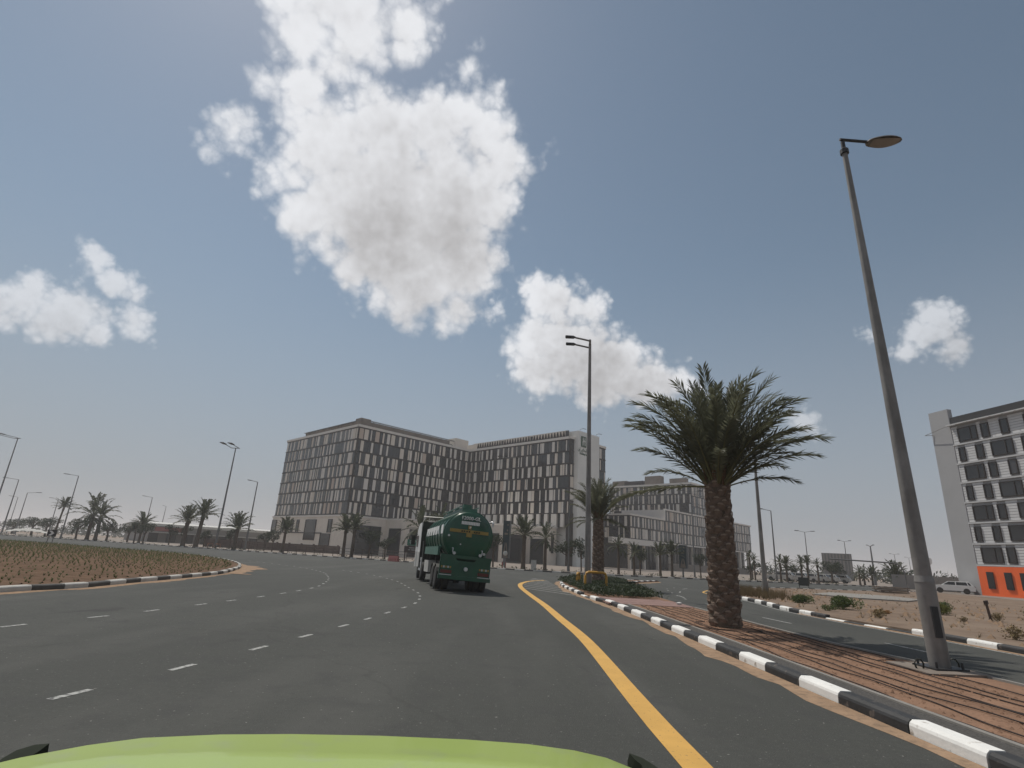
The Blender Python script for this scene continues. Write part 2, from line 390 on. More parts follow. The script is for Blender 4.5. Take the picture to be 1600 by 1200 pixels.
M['white'] = mat('white_paint', (.78, .78, .76), .4, .06, 1.5)
M['white_d'] = mat('dirty_white_paint', (.50, .49, .46), .6, .15, 3)
M['black'] = mat('black_plastic', (.018, .020, .016), .55, .2, 4)
M['yellow'] = mat('yellow_paint', (.46, .24, .03), .55, .15, 5)
M['gold'] = mat('yellow_decal', (.30, .21, .055), .6, .1, 5)
M['red'] = mat('red_lens', (.12, .022, .016), .35, .15, 5)
M['redp'] = mat('red_plastic', (.30, .085, .075), .6, .12, 3)
M['lime'] = mat('lime_car_paint', (.335, .435, .105), .34, .04, .8, coat=.3,
                extra=lambda nt, v, c: mixcol(nt, noise_mask(nt, v, 9, .55, .8, 7), c, (.33, .40, .17)))
M['sign_g'] = mat('green_sign', (.012, .16, .095), .5, .08, 3)
M['sign_b'] = mat('brown_sign', (.045, .030, .025), .6, .1, 3)
M['teal'] = mat('dark_teal_print', (.018, .040, .045), .4, .1, 3)
M['silver'] = mat('silver_fitting', (.55, .56, .55), .35, .1, 5, metal=.3)
M['hotelgreen'] = mat('logo_green', (.02, .075, .035), .5, .08, 3)
M['white_fab'] = mat('white_fabric', (.45, .44, .41), .8, .06, .4)
M['fence'] = mat('rusty_rail', (.085, .055, .042), .7, .2, 2)
M['grey_wall'] = mat('far_grey_wall', (.27, .25, .235), .85, .08, .2)
M['car_seat'] = mat('dark_seat', (.03, .03, .032), .8, .1, 6)

for _k in ('leaf', 'leaf_far', 'shrub', 'shrub_l', 'cover', 'crop', 'tree'): leafy(M[_k], .45 if _k == 'leaf' else .35)
RNG = random.Random(7)
K_FAR = [(-300,208),(-240,190),(-160,160),(-131,149.8),(-112,142),(-94,133),(-75,123.5),(-58,114.5),(-43,105.5),(-30,98.5),(-17,91.5),(-8,84),(0,78.5),(8,77),(16,78.5),(24,82),(34,87),(47,94),(60,101),(80,112),(110,130),(160,160)]
far_line = smooth_line(K_FAR, 1.15)

# ------------------------------------------------------------------ ground, road
def sheet(name, poly, z, m, kind='structure', parent=None):
    mb = MB(); mb.poly([(x, y, z) for x, y in poly]); return mb.build(name, m, parent, kind=kind)
S = 2900
sheet('ground', [(-S,-S),(S,-S),(S,S),(-S,S)], -0.03, M['ground'])
road_poly = [(-300,-60),(160,-60),(160,160)] + [p for p in reversed(smooth_line(K_FAR, 4))][1:]
road = sheet('road', road_poly, 0.0, M['asphalt'])

def stripe(path, w, z=0.004):
    mb = MB(); vs = []
    n = len(path)
    for i, p in enumerate(path):
        a, b = path[max(0, i-1)], path[min(n-1, i+1)]
        d = Vector((b[0]-a[0], b[1]-a[1])).normalized(); q = Vector((-d.y, d.x))*w/2
        vs += [(p[0]+q.x, p[1]+q.y, z), (p[0]-q.x, p[1]-q.y, z)]
    mb.add(vs, [(2*i, 2*i+1, 2*i+3, 2*i+2) for i in range(n-1)])
    return mb
ylw = smooth_line([(1.84,-4),(1.84,5.6),(1.86,7.8),(1.98,13.4),(1.85,18),(1.72,22.6),(1.45,28),(1.22,34),(1.30,38.5),(1.75,42),(2.4,44.8),(3.6,47.6)], .6)
stripe(ylw, .29).build('yellow_edge_line', M['paint_y'], road)
for i in range(9):
    y = 31.2 + i*2.15
    x0 = 1.42 + max(0, (y+3.0-38))*.10; xe = 3.75
    stripe([(x0, y+2.6), (xe, y-1.6)], .13).build('hatch_stripe', M['paint_w'], road)
dash = MB(); dash.poly([(-.055,-.24,0),(.055,-.24,0),(.055,.24,0),(-.055,.24,0)]); dash_me = dash.mesh('lane_dash', M['paint_w'])
def dashes(pts, step, w=1., l=1.):
    line = smooth_line(pts, .1); acc = step*.4
    for a, b in zip(line, line[1:]):
        acc += hypot(b[0]-a[0], b[1]-a[1])
        if acc >= step:
            acc -= step
            put('lane_dash', dash_me, road, loc=(b[0], b[1], .004), rz=atan2(b[1]-a[1], b[0]-a[0])-pi/2, scale=(w*.85, l, 1))
dashes([(-5.6,2.5),(-5.2,4.4),(-4.42,8),(-3.6,13),(-3.15,17),(-2.92,20.5),(-3.4,24.5),(-4.5,28.5),(-6.2,34),(-9,40),(-13,46)], 1.68)
dashes([(-9.6,5),(-9.3,8),(-8.88,11.5),(-8.5,13.4),(-8.17,16.5),(-7.9,20),(-7.9,24),(-8.3,27),(-9.8,33),(-12.7,40.6),(-17,47.5),(-24,55)], 1.68)
dashes([(10.75,5),(10.6,15.6),(10.1,22.4),(10.2,28.8),(10.75,34.7),(12.4,40),(14.4,45.5),(17.4,50)], 6.3, 1.1, 4.0)
dashes([(9.9,30),(10.5,34),(11.6,39.6),(12.6,43.8),(14.4,47.5)], 3.1, 1.2, 1.3)
stripe(smooth_line([(9.25,-4),(9.2,6),(9.08,10.6),(8.8,12.3),(8.48,14.6),(8.36,18),(8.32,22)], 1.), .11).build('white_edge_line', M['paint_w'], road)
stripe(smooth_line([(13.28,-4),(13.22,12),(13.2,17),(12.85,22),(12.95,26),(13.3,28.6),(13.8,31.2),(14.3,35),(15.3,41)], 1.), .10).build('white_edge_line', M['paint_w'], road)
stripe(smooth_line([(14.0,36),(14.3,40.6),(15.6,44),(17.4,47.6)], .6), .14).build('yellow_edge_line', M['paint_y'], road)
stripe(smooth_line([(-90,129),(-58,112.6),(-43,103.6),(-30,96.6),(-17,89.6),(-8,82.2),(0,76.8),(8,75.4),(16,77),(24,80.4),(34,85.4)], 2.), .12).build('white_edge_line', M['paint_w'], road)

# islands (a raised slab each)
isl_edge = smooth_line([(-14.0,-30),(-13.9,0),(-13.75,16.3),(-13.4,18.5),(-13.8,22),(-14.1,25.6),(-14.7,30.3),(-15.7,33.8),(-17.6,39.1),(-20.7,45.4),(-25,52.1),(-31.1,59.6),(-37.9,65.3),(-43.4,68),(-49.6,71.1),(-58.4,77.1),(-65.3,80.2),(-71.7,82.2),(-100,92),(-150,108)], 1.02)
isl_poly = isl_edge + [(-150,-30)]
med_left = smooth_line([(4.78,-6),(4.75,8),(4.72,14),(4.64,20),(4.55,24.6),(4.32,26),(4.15,28.6),(4.02,33),(3.98,37),(4.15,40.5),(4.5,44),(5.15,48),(6.3,51.6),(8.2,54.4),(11,57),(14,59.3)], 1.0)
med_right = smooth_line([(16.5,60.2),(12.9,54.0),(9.9,47.1),(9.0,38.8),(8.3,31),(8.12,24),(8.15,18),(8.25,14.6),(8.58,12.3),(8.86,10.6),(8.95,6),(9.0,-6)], 1.0)
med_poly = med_left + med_right
plot_edge = smooth_line([(13.45,-6),(13.45,10),(13.47,16.4),(13.45,18.0),(13.25,20.6),(13.08,22),(13.1,25.5),(13.45,28.3),(14,31),(14.5,35),(15.5,41),(17,46),(20,51),(25,56),(30,60),(36,63.4),(42,67),(48,71),(55,77),(62,85),(72,96)], 1.0)
plot_poly = plot_edge + [(100,96),(100,-6)]

def slab(name, poly, z0, z1, m):
    mb = MB(); mb.prism(poly, z0, z1, cap0=False); return mb.build(name, m, kind='structure')
def inset(line, d):
    out = []
    for i, p in enumerate(line):
        a, b = line[max(0, i-1)], line[min(len(line)-1, i+1)]
        v = Vector((b[0]-a[0], b[1]-a[1])).normalized(); out.append((p[0]+v.y*d, p[1]-v.x*d))
    return out
# kerb stones: chamfered blocks shared by every kerb, painted by turns
def kerb_mesh(name, m, h=.17, w=.20):
    b = MB(); b.extr([(0, -.02), (w, -.02), (w, h), (.045, h), (.012, h-.03), (0, h-.06)], 'y', -.492, .492); return b.mesh(name, m)
km = [kerb_mesh('kerb_stone_white', M['k_white']), kerb_mesh('kerb_stone_black', M['k_black'])]
kd_m = [kerb_mesh('kerb_stone_grey_white', mat('dusty_kerb_white', (.50, .48, .44), .85, .12, 2, coord='World', bump=.15)), kerb_mesh('kerb_stone_grey_black', mat('dusty_kerb_black', (.085, .080, .074), .85, .2, 2, coord='World', bump=.15))]
def kerb(line, side, skip=(), start=0, low=(), km=km):
    """stones along line; side=1 puts the island to the right of the walk"""
    root = put('kerb', None, kind='structure')
    r = random.Random(len(line)); n = 0; rest = [MB(), MB()]
    for i, (a, b) in enumerate(zip(line, line[1:])):
        if i in skip: continue
        L = hypot(b[0]-a[0], b[1]-a[1]); c = ((a[0]+b[0])/2, (a[1]+b[1])/2)
        ang = atan2(b[1]-a[1], b[0]-a[0]) - pi/2
        if side < 0: ang += pi
        col = (i + start) % 2
        zs = .35 if i in low else 1.
        put('kerb_stone', km[col], root, loc=(c[0], c[1], r.uniform(-.006, .004)), rz=ang + r.uniform(-.006, .006), scale=(1, L/1.0*.995, zs))
    return root
kerb(med_left, 1, low=(30, 31), start=1)
kerb([p for p in plot_edge if p[1] < 88], 1, low=(23, 24, 25, 26), start=0)
kerb([p for p in isl_edge if p[1] > 2 and p[0] > -118], -1, start=0, km=kd_m)
far_k = [p for p in far_line if -150 < p[0] < 112]
kerb(far_k[:270], -1, start=0, km=kd_m)
kerb([p for p in smooth_line([(16.4,60.2),(12.85,54.0),(9.85,47.1),(9.0,41)], .8)], 1, start=1)

slab('median_island', inset(med_left, .18) + inset(med_right, .0), -.02, .10, M['soil'])
slab('sand_plot', inset(plot_edge, .18) + [(100,96),(100,-6)], -.02, .12, M['sand'])
slab('roundabout_island', inset(isl_edge, -.18) + [(-150,-30)], -.02, .12, M['bed'])
pave_out = inset(far_line, -.18)
slab('pavement', pave_out + [(200,190),(150,230),(-200,250),(-330,236)], -.02, .13, M['conc_d'])

# sand blown against the kerbs
def drift(line, w0, w1, seed, side=-1, zz=.007):
    r = random.Random(seed); outer = []
    ph = [r.uniform(0, 6) for _ in range(4)]
    for i, p in enumerate(line):
        t = i*.33
        w = w0 + (w1-w0)*(.5 + .28*sin(t*.9+ph[0]) + .16*sin(t*2.3+ph[1]) + .10*sin(t*5.1+ph[2])) + r.uniform(-.055, .055)
        a, b = line[max(0, i-1)], line[min(len(line)-1, i+1)]
        v = Vector((b[0]-a[0], b[1]-a[1])).normalized()
        outer.append((p[0]+v.y*w*side, p[1]-v.x*w*side))
    mb = MB(); n = len(line)
    vs = [(x, y, zz+.012) for x, y in line] + [(x, y, zz-.004) for x, y in outer]
    fs = [(i, i+1, n+i+1, n+i) for i in range(n-1)]
    if side > 0: fs = [tuple(reversed(f)) for f in fs]
    mb.add(vs, fs, True)
    return mb.build('sand_drift', M['drift'], kind='stuff')
drift(smooth_line([(4.76,1),(4.74,8),(4.72,14),(4.64,20),(4.55,24.6),(4.32,26),(4.15,28.6),(4.02,33),(3.98,37),(4.15,40.5),(4.5,44),(5.15,48)], .33), .14, .50, 3)
drift([p for p in smooth_line([(-13.9,2),(-13.75,16.3),(-13.4,18.5),(-13.8,22),(-14.1,25.6),(-14.7,30.3),(-15.7,33.8),(-17.6,39.1),(-20.7,45.4),(-25,52.1)], .33)], .18, .55, 4, side=1)
drift(smooth_line([(-15.0,31.5),(-15.7,33.8),(-17.6,39.1),(-19.6,43.4)], .33), .5, 1.7, 9, side=1, zz=.010)
drift(smooth_line([(13.46,1),(13.45,10),(13.47,16.4),(13.45,18.0),(13.25,20.6),(13.08,22),(13.1,25.5)], .33), .05, .20, 5)
drift(smooth_line([(9.0,41),(9.85,47.1),(12.85,54.0),(16.4,60.2)], .33), .3, 1.0, 6, side=1)

# median surfaces: gravel strip, concrete edging, pink paving at the crossing
sheet('gravel_strip', [(4.95,-6),(5.42,-6),(5.38,14),(5.30,20),(5.18,23.6),(4.80,23.9),(4.86,20),(4.93,14)], .112, M['gravel'], kind='stuff')
mb = MB(); mb.prism([(5.42,-6),(5.50,-6),(5.46,14),(5.38,20),(5.26,23.6),(5.18,23.6),(5.30,20),(5.38,14)], .05, .135); mb.build('edging_strip', M['conc'], kind='structure')
rim = smooth_line([(8.06,24),(8.09,18),(8.19,14.6),(8.52,12.3),(8.80,10.6),(8.89,6),(8.94,-6)], .5)
mb = MB(); mb.prism(rim + list(reversed(inset(rim, .09))), .02, .135); mb.build('edging_strip', M['conc'], kind='structure')
pv = put('paving', None, kind='structure')
pr = random.Random(2); tile = MB(); tile.box((0, 0, 0), (.392, .392, .05)); tile_me = tile.mesh('paving_stone', M['brickpave'])
for i in range(9):
    for j in range(10):
        x, y = 4.66 + i*.4, 24.1 + j*.4
        if x > 8.0 - j*.02: continue
        put('paving_stone', tile_me, pv, loc=(x, y, .092 + pr.uniform(-.003, .003)))

# ------------------------------------------------------------------ haze (the air itself)
mb = MB(); mb.box((0, 0, 20.0), (5860, 5860, 44.0)); hz = mb.mesh('haze', bpy.data.materials.new('hazy_air'))
hm = hz.materials[0]; hm.use_nodes = True; hm.node_tree.nodes.clear()
vo = hm.node_tree.nodes.new('ShaderNodeVolumePrincipled'); vo.inputs['Density'].default_value = HAZE
vo.inputs['Color'].default_value = (.88, .87, .88, 1); vo.inputs['Anisotropy'].default_value = .2
ho = hm.node_tree.nodes.new('ShaderNodeOutputMaterial'); hm.node_tree.links.new(vo.outputs[0], ho.inputs['Volume'])
put('haze', hz, kind='stuff')

# ------------------------------------------------------------------ buildings
def unit_box(name, m):
    b = MB(); b.box((0, 0, 0), (1, 1, 1)); return b.mesh(name, m)

HOTEL = (-42.0, 149.3, 0.0); HRZ = rad(45.4)
hotel = thing('hotel', 'tall L-shaped beige hotel block with staggered dark windows and a white sign tower', 'hotel', HOTEL, HRZ)
PANEL_CREAM = unit_box('cladding_panel', M['cream']); PANEL_PALE = unit_box('cladding_panel', M['cream_l'])
PANEL_TAN = unit_box('cladding_panel', mat('tan_cladding', (.56, .455, .38), .75, .06, .6))
PANE = unit_box('window_pane', M['glass'])
MULL = M['bronze']

def facade(root, x0, y0, axis, sgn, length, z0, floors, fh, rng, store, edge=.35):
    """a wall along +axis from (x0,y0); its outside looks along sgn times the other axis. Panels and panes fill each storey."""
    for f in range(floors):
        zc, h = z0 + (f+.5)*fh, fh - .46
        u = edge; dark = rng.random() < .5
        while u < length - edge - .3:
            if dark: w = rng.choice((.50, .75, .95, 1.2, 1.5)); gap = .10
            else: w = rng.choice((.32, .36, .50, .66, .75, .95, 1.3)); gap = rng.choice((.14, .16, .30, .45))
            w = min(w, length - edge - u)
            c = u + w/2
            if dark: t, off, me = .06, .03, PANE
            else:
                t, off = .09, .045
                q = rng.random(); me = PANEL_TAN if (w > 1.2 and q < .35) else (PANEL_PALE if q < .55 else PANEL_CREAM)
            p = (x0 + c, y0 + sgn*off, zc) if axis == 'x' else (x0 + sgn*off, y0 + c, zc)
            d = (w, t, h) if axis == 'x' else (t, w, h)
            store.append((me, p, d))
            u += w + gap
            dark = not dark if rng.random() < .80 else dark
def emit(root, store, origin, rz, limit=300):
    """the nearest pieces as parts of their own, the rest of each kind joined"""
    q, t = cos(rz), sin(rz)
    def dist(p): return hypot(origin[0] + p[0]*q - p[1]*t, origin[1] + p[0]*t + p[1]*q)
    for kind, name in (('cladding_panel', 'cladding_panel'), ('window_pane', 'window_pane')):
        it = sorted([s for s in store if s[0].name.startswith(kind)], key=lambda s: dist(s[1]) - s[2][2])
        for me, p, d in it[:limit]: put(name, me, root, loc=p, scale=d)
        byme = {}
        for me, p, d in it[limit:]: byme.setdefault(me.materials[0].name, (me, MB()))[1].box(p, d)
        for me, b in byme.values(): b.build(name + 's', me.materials[0], root, kind='stuff')

ZR = 34.0
hr = random.Random(11); store = []
facade(hotel, 0, 0, 'y', -1, 44.5, 10.2, 7, 3.4, hr, store)
facade(hotel, 0, 0, 'x', -1, 41.9, 10.2, 7, 3.4, hr, store)
facade(hotel, 41.9, -41.9, 'y', -1, 41.7, 13.6, 6, 3.4, hr, store)
facade(hotel, 42.0, -41.9, 'x', -1, 1.5, 13.6, 6, 3.4, hr, store, .1)
facade(hotel, 53.6, -41.9, 'x', -1, 5.2, 10.2, 7, 3.4, hr, store, .2)
emit(hotel, store, HOTEL, HRZ)
mb = MB(); mb.prism([(0, 0), (41.9, 0), (41.9, 44.5), (0, 44.5)], 10.2, ZR)
mb.prism([(41.9, -41.9), (58.9, -41.9), (58.9, 44.4), (41.9, 44.4)], 13.6, ZR); mb.build('wall', M['bronze'], hotel)
mb = MB()
for f in range(8):
    z = 10.2 + 3.4*f
    mb.box((-.08, 22.2, z), (.24, 44.6, .24)); mb.box((20.9, -.08, z), (42.0, .24, .24))
    if f: mb.box((41.82, -20.95, z), (.24, 41.9, .24)); mb.box((43.6, -41.98, z), (3.4, .24, .24))
    mb.box((56.2, -41.98, z), (5.4, .24, .24))
mb.build('floor_band', M['bronze'], hotel)
mb = MB()   # roof edge
for c, d in (((-.1, 22.2, ZR+.42), (.5, 45.0, .66)), ((20.8, -.12, ZR+.43), (42.3, .5, .66)), ((41.75, -21.1, ZR+.44), (.5, 41.8, .66)), ((43.5, -42.0, ZR+.43), (4.0, .5, .66)), ((56.3, -42.0, ZR+.43), (5.2, .5, .66))): mb.box(c, d)
mb.build('parapet', M['cream_l'], hotel)
mb = MB(); mb.prism([(0.4, 0.4), (58.6, 0.4), (58.6, 44.2), (.4, 44.2)], ZR-.1, ZR+.25); mb.prism([(42.2, -41.6), (58.6, -41.6), (58.6, .4), (42.2, .4)], ZR-.1, ZR+.26); mb.build('roof', M['conc'], hotel)
mb = MB()   # screens and plant on the left wing's roof
mb.box((1.4, 18, ZR+1.6), (.25, 34, 1.3)); mb.box((19, 1.6, ZR+1.7), (30, .25, 1.5)); mb.box((2.6, 2.6, ZR+1.8), (3.2, 3.0, 2.5))
for i in range(14): mb.box((5.2+i*2.1, 1.4, ZR+1.3), (.14, .12, 2.6))
for i in range(15): mb.box((1.2, 2.5+i*2.3, ZR+1.2), (.12, .14, 2.2))
mb.build('roof_screen', M['conc_d'], hotel)
mb = MB(); mb.box((21, 1.4, ZR+2.7), (33, .6, .16)); mb.box((1.2, 18, ZR+2.4), (.6, 35, .16))
for i in range(5): mb.path([(8+i*6, 1.8, ZR+.8), (9+i*6, 1.7, ZR+1.5), (11+i*6, 1.7, ZR+1.5), (12.5+i*6, 1.8, ZR+.8)], .14)
mb.build('roof_pipe', M['steel_far'], hotel)
mb = MB(); mb.box((38.5, 3.0, ZR+1.9), (5.5, 5, 3.6)); mb.box((47, 2.0, ZR+1.6), (5.5, 4, 3.0)); mb.build('stair_head', M['cream'], hotel)
mb = MB(); mb.box((42.6, -20.6, ZR+1.65), (.3, 39.5, 2.3)); mb.build('roof_wall', M['cream'], hotel)
tri = MB(); tri.extr([(-.56, -.80), (.56, -.80), (.10, .85), (-.10, .85)], 'x', -.06, .06); tri_me = tri.mesh('triangle_vent', M['bronze'])
for i in range(33):
    if i in (10, 21): mb = MB(); mb.box((42.4, -3.2-i*1.12, ZR+1.7), (.14, .9, 1.4)); mb.build('louvre', M['dark_metal'], hotel)
    else: put('triangle_vent', tri_me, hotel, loc=(42.4, -3.2-i*1.12, ZR+1.75))
mb = MB(); mb.box((42.4, -40.3, ZR+1.75), (.16, 1.2, 1.9)); mb.build('louvre', M['dark_metal'], hotel)
# sign tower
mb = MB(); mb.box((48.5, -35.2, 18.3), (10.0, 16.6, 36.6)); tw = mb.build('sign_tower', M['tower'], hotel)
mb = MB(); mb.box((53.7, -35.4, 17.9), (.6, 15.4, 35.8)); mb.build('sign_tower_return', M['tower'], hotel)
mb = MB()
for x in (44.6, 52.4): mb.path([(x, -43, 36.5), (x, -43.2, 37.2), (x+.5, -43.9, 37.4), (x+1.6, -44.0, 37.4)], .07)
mb.build('roof_rail', M['dark_metal'], hotel)
def text_mesh(body, size, m, depth=.04):
    c = bpy.data.curves.new('lettering', 'FONT'); c.body = body; c.size = size; c.extrude = depth; c.align_x = 'CENTER'; c.align_y = 'CENTER'; c.resolution_u = 2
    o = bpy.data.objects.new('lettering', c); COL.objects.link(o)
    dg = bpy.context.evaluated_depsgraph_get(); me = bpy.data.meshes.new_from_object(o.evaluated_get(dg)); bpy.data.objects.remove(o)
    me.materials.clear(); me.materials.append(m); return me
YT = -43.5
b = MB(); b.box((45.75, YT-.10, 33.7), (2.3, .2, 3.0)); b.build('emblem', M['hotelgreen'], hotel)
b = MB(); b.path([(45.2, YT-.22, 32.6), (45.33, YT-.22, 33.7), (45.28, YT-.22, 34.8)], .16); b.path([(46.2, YT-.22, 34.8), (46.07, YT-.22, 33.7), (46.25, YT-.22, 32.6)], .16); b.path([(45.0, YT-.22, 33.45), (45.7, YT-.22, 33.9), (46.5, YT-.22, 33.8)], .14)
b.build('emblem_letter', M['tower'], hotel)
put('lettering', text_mesh('\uFEE5\uFE87 \uFEF1\uFE8D\uFEAA\uFEF4\uFEDF\uFEEE\uFEEB', 1.25, M['hotelgreen']), hotel, loc=(45.9, YT-.06, 31.35), rot=(pi/2, 0, 0))
put('lettering', text_mesh('Holiday Inn', .80, M['hotelgreen'], .06), hotel, loc=(45.9, YT-.06, 30.2), rot=(pi/2, 0, 0))

# podium: rendered ground storeys stepping forward inside the courtyard
zig = [(-.3, 44.8), (-.3, -.9), (12, -.9), (12, -10), (19.5, -10), (19.5, -20), (29, -20), (29, -30), (38, -30), (38, -38), (41.6, -38), (41.6, -30), (44, -30), (44, 44.8)]
mb = MB(); mb.prism(zig, 0, 9.6); podium = mb.build('podium', M['cream'], hotel)
mb = MB(); mb.prism([(x*1.0+(.0), y) for x, y in [(-.5, 45), (-.5, -1.1), (12.2, -1.1), (12.2, -10.2), (19.7, -10.2), (19.7, -20.2), (29.2, -20.2), (29.2, -30.2), (38.2, -30.2), (38.2, -38.2), (41.8, -38.2), (41.8, 45)]], 9.602, 10.05); mb.build('podium_coping', M['cream_l'], hotel)
mb = MB(); mb.box((43.0, -21, 11.8), (1.6, 41.5, 3.5)); mb.build('clerestory', M['glass_d'], hotel)
for i in range(14):
    b = MB(); b.box((41.95, -2-i*2.9, 11.8), (.6, 1.2 if i % 3 else 1.9, 3.5)); b.build('pier', M['cream_l'], hotel)
mb = MB(); mb.box((44.0, -41.6, 6.8), (4.6, 1.0, 13.5)); mb.build('dark_bay', M['bronze'], hotel)
def opening(x0, y0, axis, sgn, u, w, z0, z1, m, name='window', frame=True):
    q = .12
    c = (x0+u, y0+sgn*.05, (z0+z1)/2) if axis == 'x' else (x0+sgn*.05, y0+u, (z0+z1)/2)
    d = (w, .3, z1-z0) if axis == 'x' else (.3, w, z1-z0)
    b = MB(); b.box(c, d); o = b.build(name, m, hotel)
    if frame:
        b = MB()
        for s in (-1, 1):
            p = (c[0]+s*w/2, c[1]+sgn*.1, c[2]) if axis == 'x' else (c[0]+sgn*.1, c[1]+s*w/2, c[2])
            b.box(p, (q, .32, z1-z0+q) if axis == 'x' else (.32, q, z1-z0+q))
        p = (c[0], c[1]+sgn*.1, z1) if axis == 'x' else (c[0]+sgn*.1, c[1], z1)
        b.box(p, (w-q, .32, q) if axis == 'x' else (.32, w-q, q)); b.build('frame', M['bronze'], o)
    return o
for u, w, z0, z1 in ((42.8, 3.0, 5.4, 8.8), (36.5, 1.5, 5.4, 8.8), (33.2, 1.2, 5.4, 8.8), (30.2, 1.2, 5.4, 8.8), (26.6, 1.3, 5.4, 8.8), (18.5, 6.2, 3.2, 8.8), (9.2, 5.2, .6, 5.0), (7.4, 1.9, 5.4, 8.8), (40, 4, .5, 1.9), (24, 7.0, .5, 1.7)):
    opening(-.3, 0, 'y', -1, u, w, z0, z1, M['glass_d'])
mb = MB(); mb.box((-.42, 28, 5.15), (.16, 33, .28)); mb.build('string_course', M['bronze'], hotel)
opening(0, -.9, 'x', -1, 6.6, 7.6, .3, 7.6, M['glass_d'], 'entrance')
opening(12, 0, 'y', -1, -5.8, 5.2, .3, 7.3, M['glass_d'], 'entrance')
opening(12, -10, 'x', -1, 3.9, 4.4, .3, 7.3, M['glass_d'])
opening(19.5, 0, 'y', -1, -15.4, 6.4, .3, 7.4, M['glass_d'])
opening(19.5, -20, 'x', -1, 5.0, 6.4, .3, 7.4, M['glass_d'])
opening(29, 0, 'y', -1, -25.4, 6.6, .3, 7.4, M['glass_d'], 'entrance')
opening(29, -30, 'x', -1, 4.6, 6.0, .3, 7.4, M['glass_d'])
opening(38, 0, 'y', -1, -34.4, 4.4, .3, 6.6, M['glass_d'])
opening(38, -38, 'x', -1, 1.8, .7, 3.2, 8.0, M['glass_d'])

# lower hotel annex
ANX = (38.9, 173.3, 0.0)
annex = thing('hotel_annex', 'stepped three-tier annex building with beige and dark glass strips behind the thick palm', 'building', ANX, HRZ)
ar = random.Random(5); st2 = []
facade(annex, 0, 0, 'x', -1, 96, 9.0, 2, 3.5, ar, st2)
facade(annex, 21.5, 0, 'x', -1, 74.5, 16.0, 1, 3.5, ar, st2)
facade(annex, 0, 0, 'y', -1, 12, 9.0, 2, 3.5, ar, st2)
facade(annex, 49, 3.2, 'y', -1, 37.0, 17.6, 4, 3.6, ar, st2)
facade(annex, 49, 3.2, 'x', -1, 20.0, 19.6, 3, 4.0, ar, st2)
byme = {}
for me, p, d in st2: byme.setdefault(me.materials[0].name, (me, MB()))[1].box(p, d)
for me, b in byme.values(): b.build('window_panes' if 'glass' in me.materials[0].name else 'cladding_panels', me.materials[0], annex, kind='stuff')
mb = MB(); mb.prism([(0, 0), (96, 0), (96, 20), (0, 20)], 9, 16); mb.prism([(21.5, 0), (96, 0), (96, 20), (21.5, 20)], 16, 19.5); mb.build('wall', M['bronze'], annex)
mb = MB(); mb.prism([(49, 3.2), (72, 3.2), (72, 40.2), (49, 40.2)], 12, 32); mb.build('tower_block', M['bronze'], annex)
mb = MB()
for z in (9.0, 12.5, 16.0): mb.box((48, -.08, z), (96.2, .22, .15)); mb.box((-.08, 6, z), (.22, 12, .15))
mb.box((58.8, -.08, 19.5), (74.6, .22, .15))
for z in (17.6, 21.2, 24.8, 28.4, 32): mb.box((48.92, 21.7, z), (.22, 37.2, .15)); mb.box((59, 3.12, z), (20, .22, .15))
mb.build('floor_band', M['bronze'], annex)
mb = MB()
mb.box((10.6, -.2, 16.3), (21.8, .5, .5)); mb.box((58.8, -.2, 19.8), (74.9, .5, .5)); mb.box((21.3, 8, 17.9), (.5, 17, 3.6)); mb.box((-.2, 6, 16.31), (.5, 12.6, .5)); mb.box((48.8, 21.7, 32.4), (.5, 37.6, .7)); mb.box((60, 3.0, 32.41), (22.6, .5, .7))
mb.build('parapet', M['cream_l'], annex)
mb = MB(); mb.box((50.6, 9, 33.6), (2, 7, 2.2)); mb.box((51, 20, 34.4), (3, 7, 3.6)); mb.box((52, 36, 33.8), (4, 7, 2.4)); mb.build('roof_screen', M['conc_d'], annex)
mb = MB(); mb.box((51.4, 29, 33.6), (3, 9, 2.0)); mb.build('roof_plant', M['bronze'], annex)
mb = MB(); mb.box((3.5, .2, 8.1), (28, 1.4, 1.7)); mb.box((52, -.05, 8.72), (90, .5, .45)); mb.build('fascia', M['cream_l'], annex)
mb = MB(); mb.prism([(1.2, 3.2), (95.8, 3.2), (95.8, 19.8), (1.2, 19.8)], 0, 8.95); mb.build('ground_storey', M['glass_d'], annex)
pier_me = MB(); pier_me.box((0, 0, 4.3), (.8, .8, 8.6)); pier_me = pier_me.mesh('column', M['cream'])
for i in range(12): put('column', pier_me, annex, loc=(.9+i*8.4, .8, 0))
fin = MB(); fin.box((0, 0, 4.3), (.14, .5, 8.6)); fin_me = fin.mesh('fin', M['bronze'])
for i in range(34): put('fin', fin_me, annex, loc=(13+i*2.4, 2.6, 0))
mb = MB(); mb.box((56, -.2, 1.2), (66, .4, 2.4)); mb.build('plinth_wall', M['conc_d'], annex)

# grey block with the orange ground storey
gb = thing('apartment_block', 'grey boarded apartment block with an orange ground floor at the right edge', 'building', (64.5, 76.9, 0), rad(-80.0))
